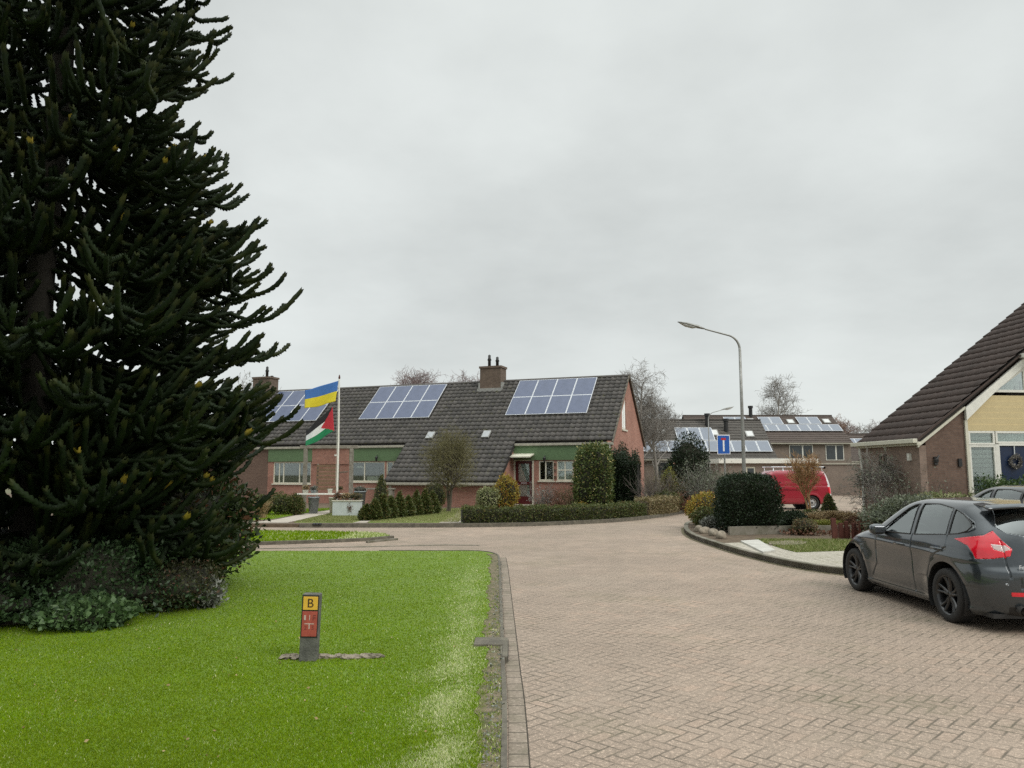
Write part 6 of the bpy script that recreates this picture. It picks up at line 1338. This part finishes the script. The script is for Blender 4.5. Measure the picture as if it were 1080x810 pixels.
# ------------------------------------------------------------------ corner plot planting
shrub('clipped_conifer', (6.84, 22.2, gz_), (.80, .78, 1.62), LM['darkyew'], 46000, .05, 'big dark clipped conifer block at the tip of the corner plot', 'conifer', seed=100, amp=.07, square=5., corek=.86)
shrub('orange_bush', (6.35, 25.2, gz_), (.62, .5, 1.0), LM['gold'], 4800, .06, 'orange and yellow bush beside the clipped conifer', 'bush', seed=101, amp=.2)
shrub('green_bush', (6.05, 24.1, gz_), (.42, .4, .62), LM['hedge'], 3000, .055, 'low green bush under the orange bush', 'bush', seed=102, amp=.2)
shrub('silver_plant', (6.0, 23.2, gz_), (.34, .3, .38), LM['silver'], 1600, .05, 'grey lavender-like plant above the round stones', 'plant', seed=103, amp=.2)
for i, (px, py, r) in enumerate([(733, 561, .15), (739, 562.5, .17), (748, 565, .19), (756, 568, .17), (744, 558, .12)]):
    x, y = G(px, py, gz_); rock((x + .12, y, gz_ + .04), (r * 1.15, r * .8, r * .9), 110 + i, ['round stone nearest the tip of the corner plot', 'stone next to the one at the plot tip', 'largest round stone on the kerb bed', 'stone closest to the clipped conifer', 'small stone behind the others by the green bush'][i], 'round stones on the bed edge')
shrub('round_box_bush', (8.35, 22.9, gz_), (.43, .42, .58), LM['darkyew'], 6000, .045, 'small round dark bush beside the clipped conifer', 'bush', seed=104, amp=.07)
shrub('brown_heath_bush', (8.05, 21.2, gz_), (.36, .3, .42), LM['heath'], 2600, .04, 'low brown-green heath bush below the round dark bush', 'bush', seed=105, amp=.2)
shrub('pale_grass_clump', (7.7, 23.6, gz_), (.28, .3, .7), LM['straw'], 900, .10, 'straw-coloured clump between conifer block and round bush', 'plant', seed=106, amp=.3)
shrub('dwarf_conifer', (11.1, 26.9, gz_), (.32, .32, .95), LM['thuja'], 3200, .05, 'small pointed conifer behind the dry grasses, near the van', 'conifer', seed=107, amp=.1, cone=True)
shrub('dark_low_shrub', (10.4, 27.0, gz_), (.6, .4, .4), LM['hedge'], 1800, .06, 'low dark shrub next to the small pointed conifer', seed=108, amp=.25)
for i, (x, y, h, s_, m_, l_) in enumerate([(9.2, 23.6, .62, .5, 'straw', 'golden grass tuft behind the round dark bush'), (10.0, 24.0, .66, .55, 'straw', 'golden grass tuft behind the dark red stakes'), (10.7, 24.6, .62, .55, 'straw', 'golden grass tuft farther along behind the stakes'), (9.0, 22.2, .45, .5, 'yellowgreen', 'green-yellow grass tuft beside the heath bush'), (10.3, 22.6, .55, .45, 'russet', 'russet grass tuft between the stakes'), (11.3, 23.2, .5, .45, 'russet', 'russet tuft by the car mirror'), (8.6, 24.6, .6, .45, 'heath', 'brown tuft behind the round bush')]):
    tuft('grass_tuft', (x, y, gz_), h, s_, 480, LM[m_], l_, 120 + i, group='dry grass tufts of the corner plot')
for i, (px, yt, yb) in enumerate([(880, 547, 569), (887, 552, 568), (893, 550, 568), (901, 552, 568), (908, 551, 569)]):
    x, y = G(px, yb, gz_); h = (yb - yt) * y / 800; V = MB(); V.rbox((0, 0, h / 2), (.12 - .015 * (i % 3), .07, h), .2 * i, M['redwood'], rx=.03 * (i - 2), ry=.05 * (i % 2)); V.rbox((.07, .02, h * .35), (.05, .06, h * .7), .3, M['redwood'])
    o = V.build('wooden_stake', None, bevel=.01, loc=(x, y, gz_)); tag(o, ['tallest dark red stake, nearest the heath bush', 'dark red stake just behind the tallest one', 'middle dark red stake of the garden row', 'dark red stake second from the car mirror', 'dark red stake nearest the car mirror'][i], 'stake', 'dark red wooden stakes')
M['litter'] = LM['russet']
rg = np.random.default_rng(44); p = np.column_stack([rg.uniform(7.4, 12.5, 5200), rg.uniform(20.8, 24.6, 5200), np.full(5200, gz_ + .01) + rg.random(5200) * .10]); V, F = leaves(p, np.tile([0, 0, 1.], (5200, 1)), .07, .04, .2, rg)
o = npmesh('leaf_litter', V, F, LM['russet']); tag(o, 'russet dead stems and leaf litter over the corner bed', 'leaf litter', kind='stuff')
patch_poly = [G(*p, .12) for p in [(797, 569.5), (850, 569), (900, 570), (960, 571), (960, 580), (898, 580.5), (840, 582.5), (826, 579)]]
def scatter_grass(name, poly, z, n, h, mats, label, wd=.012, seed=3, palef=.3):
    rng = np.random.default_rng(seed); P_ = np.array(poly); lo, hi = P_.min(0), P_.max(0); p = rng.random((n * 3, 2)) * (hi - lo) + lo; p = p[inpoly(p, poly)][:n]; n = len(p); a = rng.random(n) * 6.28; hh = h * (.4 + .9 * rng.random((n, 1)))
    dx = np.column_stack([np.cos(a), np.sin(a), np.zeros(n)]) * wd * .5; b = np.column_stack([p, np.full(n, z)]); lean = np.column_stack([rng.normal(size=(n, 2)) * .5, np.ones(n)]) * hh
    o = npmesh(name, np.stack([b - dx, b + dx, b + lean], 1).reshape(-1, 3), np.arange(3 * n).reshape(-1, 3), mats, mi=(rng.random(n) < palef).astype(int)); tag(o, label, 'grass', kind='stuff'); return o
M['dull1'] = leafmat('dull_grass', (.10, .15, .02), (.16, .20, .04), (.25, .24, .10)); M['dull2'] = leafmat('dry_grass', (.26, .26, .10), (.36, .33, .17), (.14, .18, .03))
scatter_grass('rough_grass', patch_poly, .12, 16000, .06, [M['dull1'], M['dull2']], 'rough grass beside the pale concrete slab')
for k, (pp, pf, l_) in enumerate([([(262, 549), (288, 547.3), (318, 541.6), (350, 537.4), (352, 536), (285, 538), (250, 540), (200, 546), (200, 550)], .15, 'green grass of the flag garden beyond the path'), ([(310, 551), (334, 545.2), (358, 539.8), (378, 545), (390, 547), (372, 551)], .5, 'paler grass wedge in front of the planter box'), ([(388, 551), (400, 546.5), (440, 540), (470, 536.5), (492, 536.5), (490, 545), (484, 551)], .6, 'pale worn grass under the small bare tree')]):
    scatter_grass('garden_grass', [G(*q, gz_) for q in pp], gz_, 26000, .05, [M['dull1'] if k else M['blade'], M['dull2']], l_, .014, 5 + k, pf)
# trees and bushes in front of the corner house
bare_tree((11.0, 28.2, gz_), 2.3, 130, M['twigorange'], M['twigorange'], 'small orange-stemmed bare maple standing in front of the red van', 'coral_maple', crown=(.34, .58), trunk_r=.02, levels=(5, 6, 5), rt=.006, clear=.35, nstem=3, flare=1.1)
bare_tree((10.35, 22.1, gz_), 2.05, 131, M['birch'], M['twiggrey'], 'slim pale-stemmed weeping birch at the corner of the brick house', 'weeping_birch', crown=(.48, .62), trunk_r=.014, levels=(7, 6, 6), rt=.005, clear=.2, droop=.16, flare=.8, leafs=(LM['greygreen'], 1500, .045))
twig_shrub('bare_shrub', (11.0, 20.9, gz_), 1.7, 1.3, 90, M['twig'], 'open brown shrub in front of the side wall of the brick house', 132, LM['greygreen'], 2600, .05)
twig_shrub('bare_shrub', (10.2, 21.2, gz_), .9, .9, 70, M['twigred'], 'russet shrub at the foot of the weeping birch', 136, LM['russet'], 1600, .05)
shrub('variegated_shrub', (9.95, 19.2, gz_), (.95, .8, 1.12), LM['greygreen'], 9000, .065, 'wide grey-green variegated shrub behind the car mirror', seed=133, amp=.28)
shrub('variegated_shrub', (11.3, 20.1, gz_), (1.1, .6, 1.15), LM['varieg'], 6500, .07, 'cream-flecked shrub along the brown brick front wall', seed=134, amp=.3)
hedge([(11.7, 18.8), (14.6, 18.9), (18, 19.0)], .9, 1.36, LM['greenlaurel'], 22000, .08, 'leafy laurel hedge under the front windows of the brick house', 135)
bpy.data.objects['hedge.003'].name = 'laurel_hedge'

# ------------------------------------------------------------------ background trees
bg_ = 'bare trees beyond the roofs'
LV = (7, 7, 6, 3)
bare_tree((-6.3, 62, 0), 10.6, 140, M['twig'], M['twigpurple'], 'purplish bare treetop behind the ridge near the middle solar array', group=bg_, crown=(.26, .55), levels=LV, rt=.012, nstem=2)
bare_tree((-3.3, 63, 0), 10.5, 141, M['twig'], M['twigpurple'], 'purplish bare treetop closest to the twin-flue chimney', group=bg_, crown=(.26, .55), levels=LV, rt=.012, nstem=2)
bare_tree((11.2, 66, 0), 12.0, 142, M['twiggrey'], M['twiggrey'], 'tallest bare birch just behind the house gable', group=bg_, crown=(.25, .55), levels=LV, rt=.011, droop=.1)
bare_tree((13.3, 70, 0), 9.8, 143, M['twiggrey'], M['twiggrey'], 'middle-height bare tree stepping down from the tall birch', group=bg_, crown=(.28, .55), levels=LV, rt=.012)
bare_tree((16.6, 82, 0), 8.8, 144, M['twiggrey'], M['twiggrey'], 'low wide bare treetop above the grey terrace roof', group=bg_, crown=(.3, .55), levels=LV, rt=.012)
bare_tree((34.6, 100, 0), 14.6, 145, M['birch'], M['twiggrey'], 'round-crowned bare tree standing alone behind the brown terrace', group=bg_, crown=(.27, .56), levels=LV, rt=.016)
bare_tree((-19.5, 60, 0), 9.0, 146, M['twiggrey'], M['twiggrey'], 'pale bare tree between the chimney and the monkey puzzle', group=bg_, crown=(.32, .56), levels=LV, rt=.012, leafs=(LM['silver'], 1500, .12))
for i, (px, yt, Y, m_, l_) in enumerate([(880, 441, 120, 'twigred', 'russet bare treetop right beside the brown terrace ridge'), (893, 444, 125, 'twigpurple', 'low bare treetop beyond the gap, next to the russet one'), (908, 446, 130, 'twiggrey', 'grey bare treetop in the middle of the gap'), (924, 445, 130, 'twigpurple', 'low purplish treetop next to the corner house roof'), (937, 447, 135, 'twiggrey', 'grey treetop half behind the corner house roof')]):
    x, _, zt = D(px, yt, Y); bare_tree((x, Y, 0), zt, 150 + i, M['twig'], M[m_], l_, group=bg_, crown=(.34, .56), levels=(6, 6, 5, 3), rt=.022)

rg = np.random.default_rng(66); n_ = 260; Y_ = 4.6 + 12 * rg.random(n_) ** 1.4; p = np.column_stack([-.25 - rg.random(n_) * .62 * Y_, Y_, np.full(n_, .062)]); V, F = leaves(p, rg.normal(size=(n_, 3)) * [1, 1, .2], .02, .012, 1.2, rg)
o = npmesh('fallen_leaves', V, F, LM['straw']); tag(o, 'scattered small dead leaves lying on the front lawn', 'leaf litter', kind='stuff')
rg = np.random.default_rng(67); n_ = 700; Y_ = 4.5 + 11 * rg.random(n_) ** 1.5; p = np.column_stack([-.05 - .13 * rg.random(n_) - .012 * (Y_ - 4.5), Y_, np.full(n_, .058)]); V, F = leaves(p, rg.normal(size=(n_, 3)) * [1, 1, .15], .022, .014, 1.2, rg)
o = npmesh('verge_litter', V, F, LM['silver']); tag(o, 'pale grit and leaf scraps on the bare verge beside the kerb', 'litter', kind='stuff')
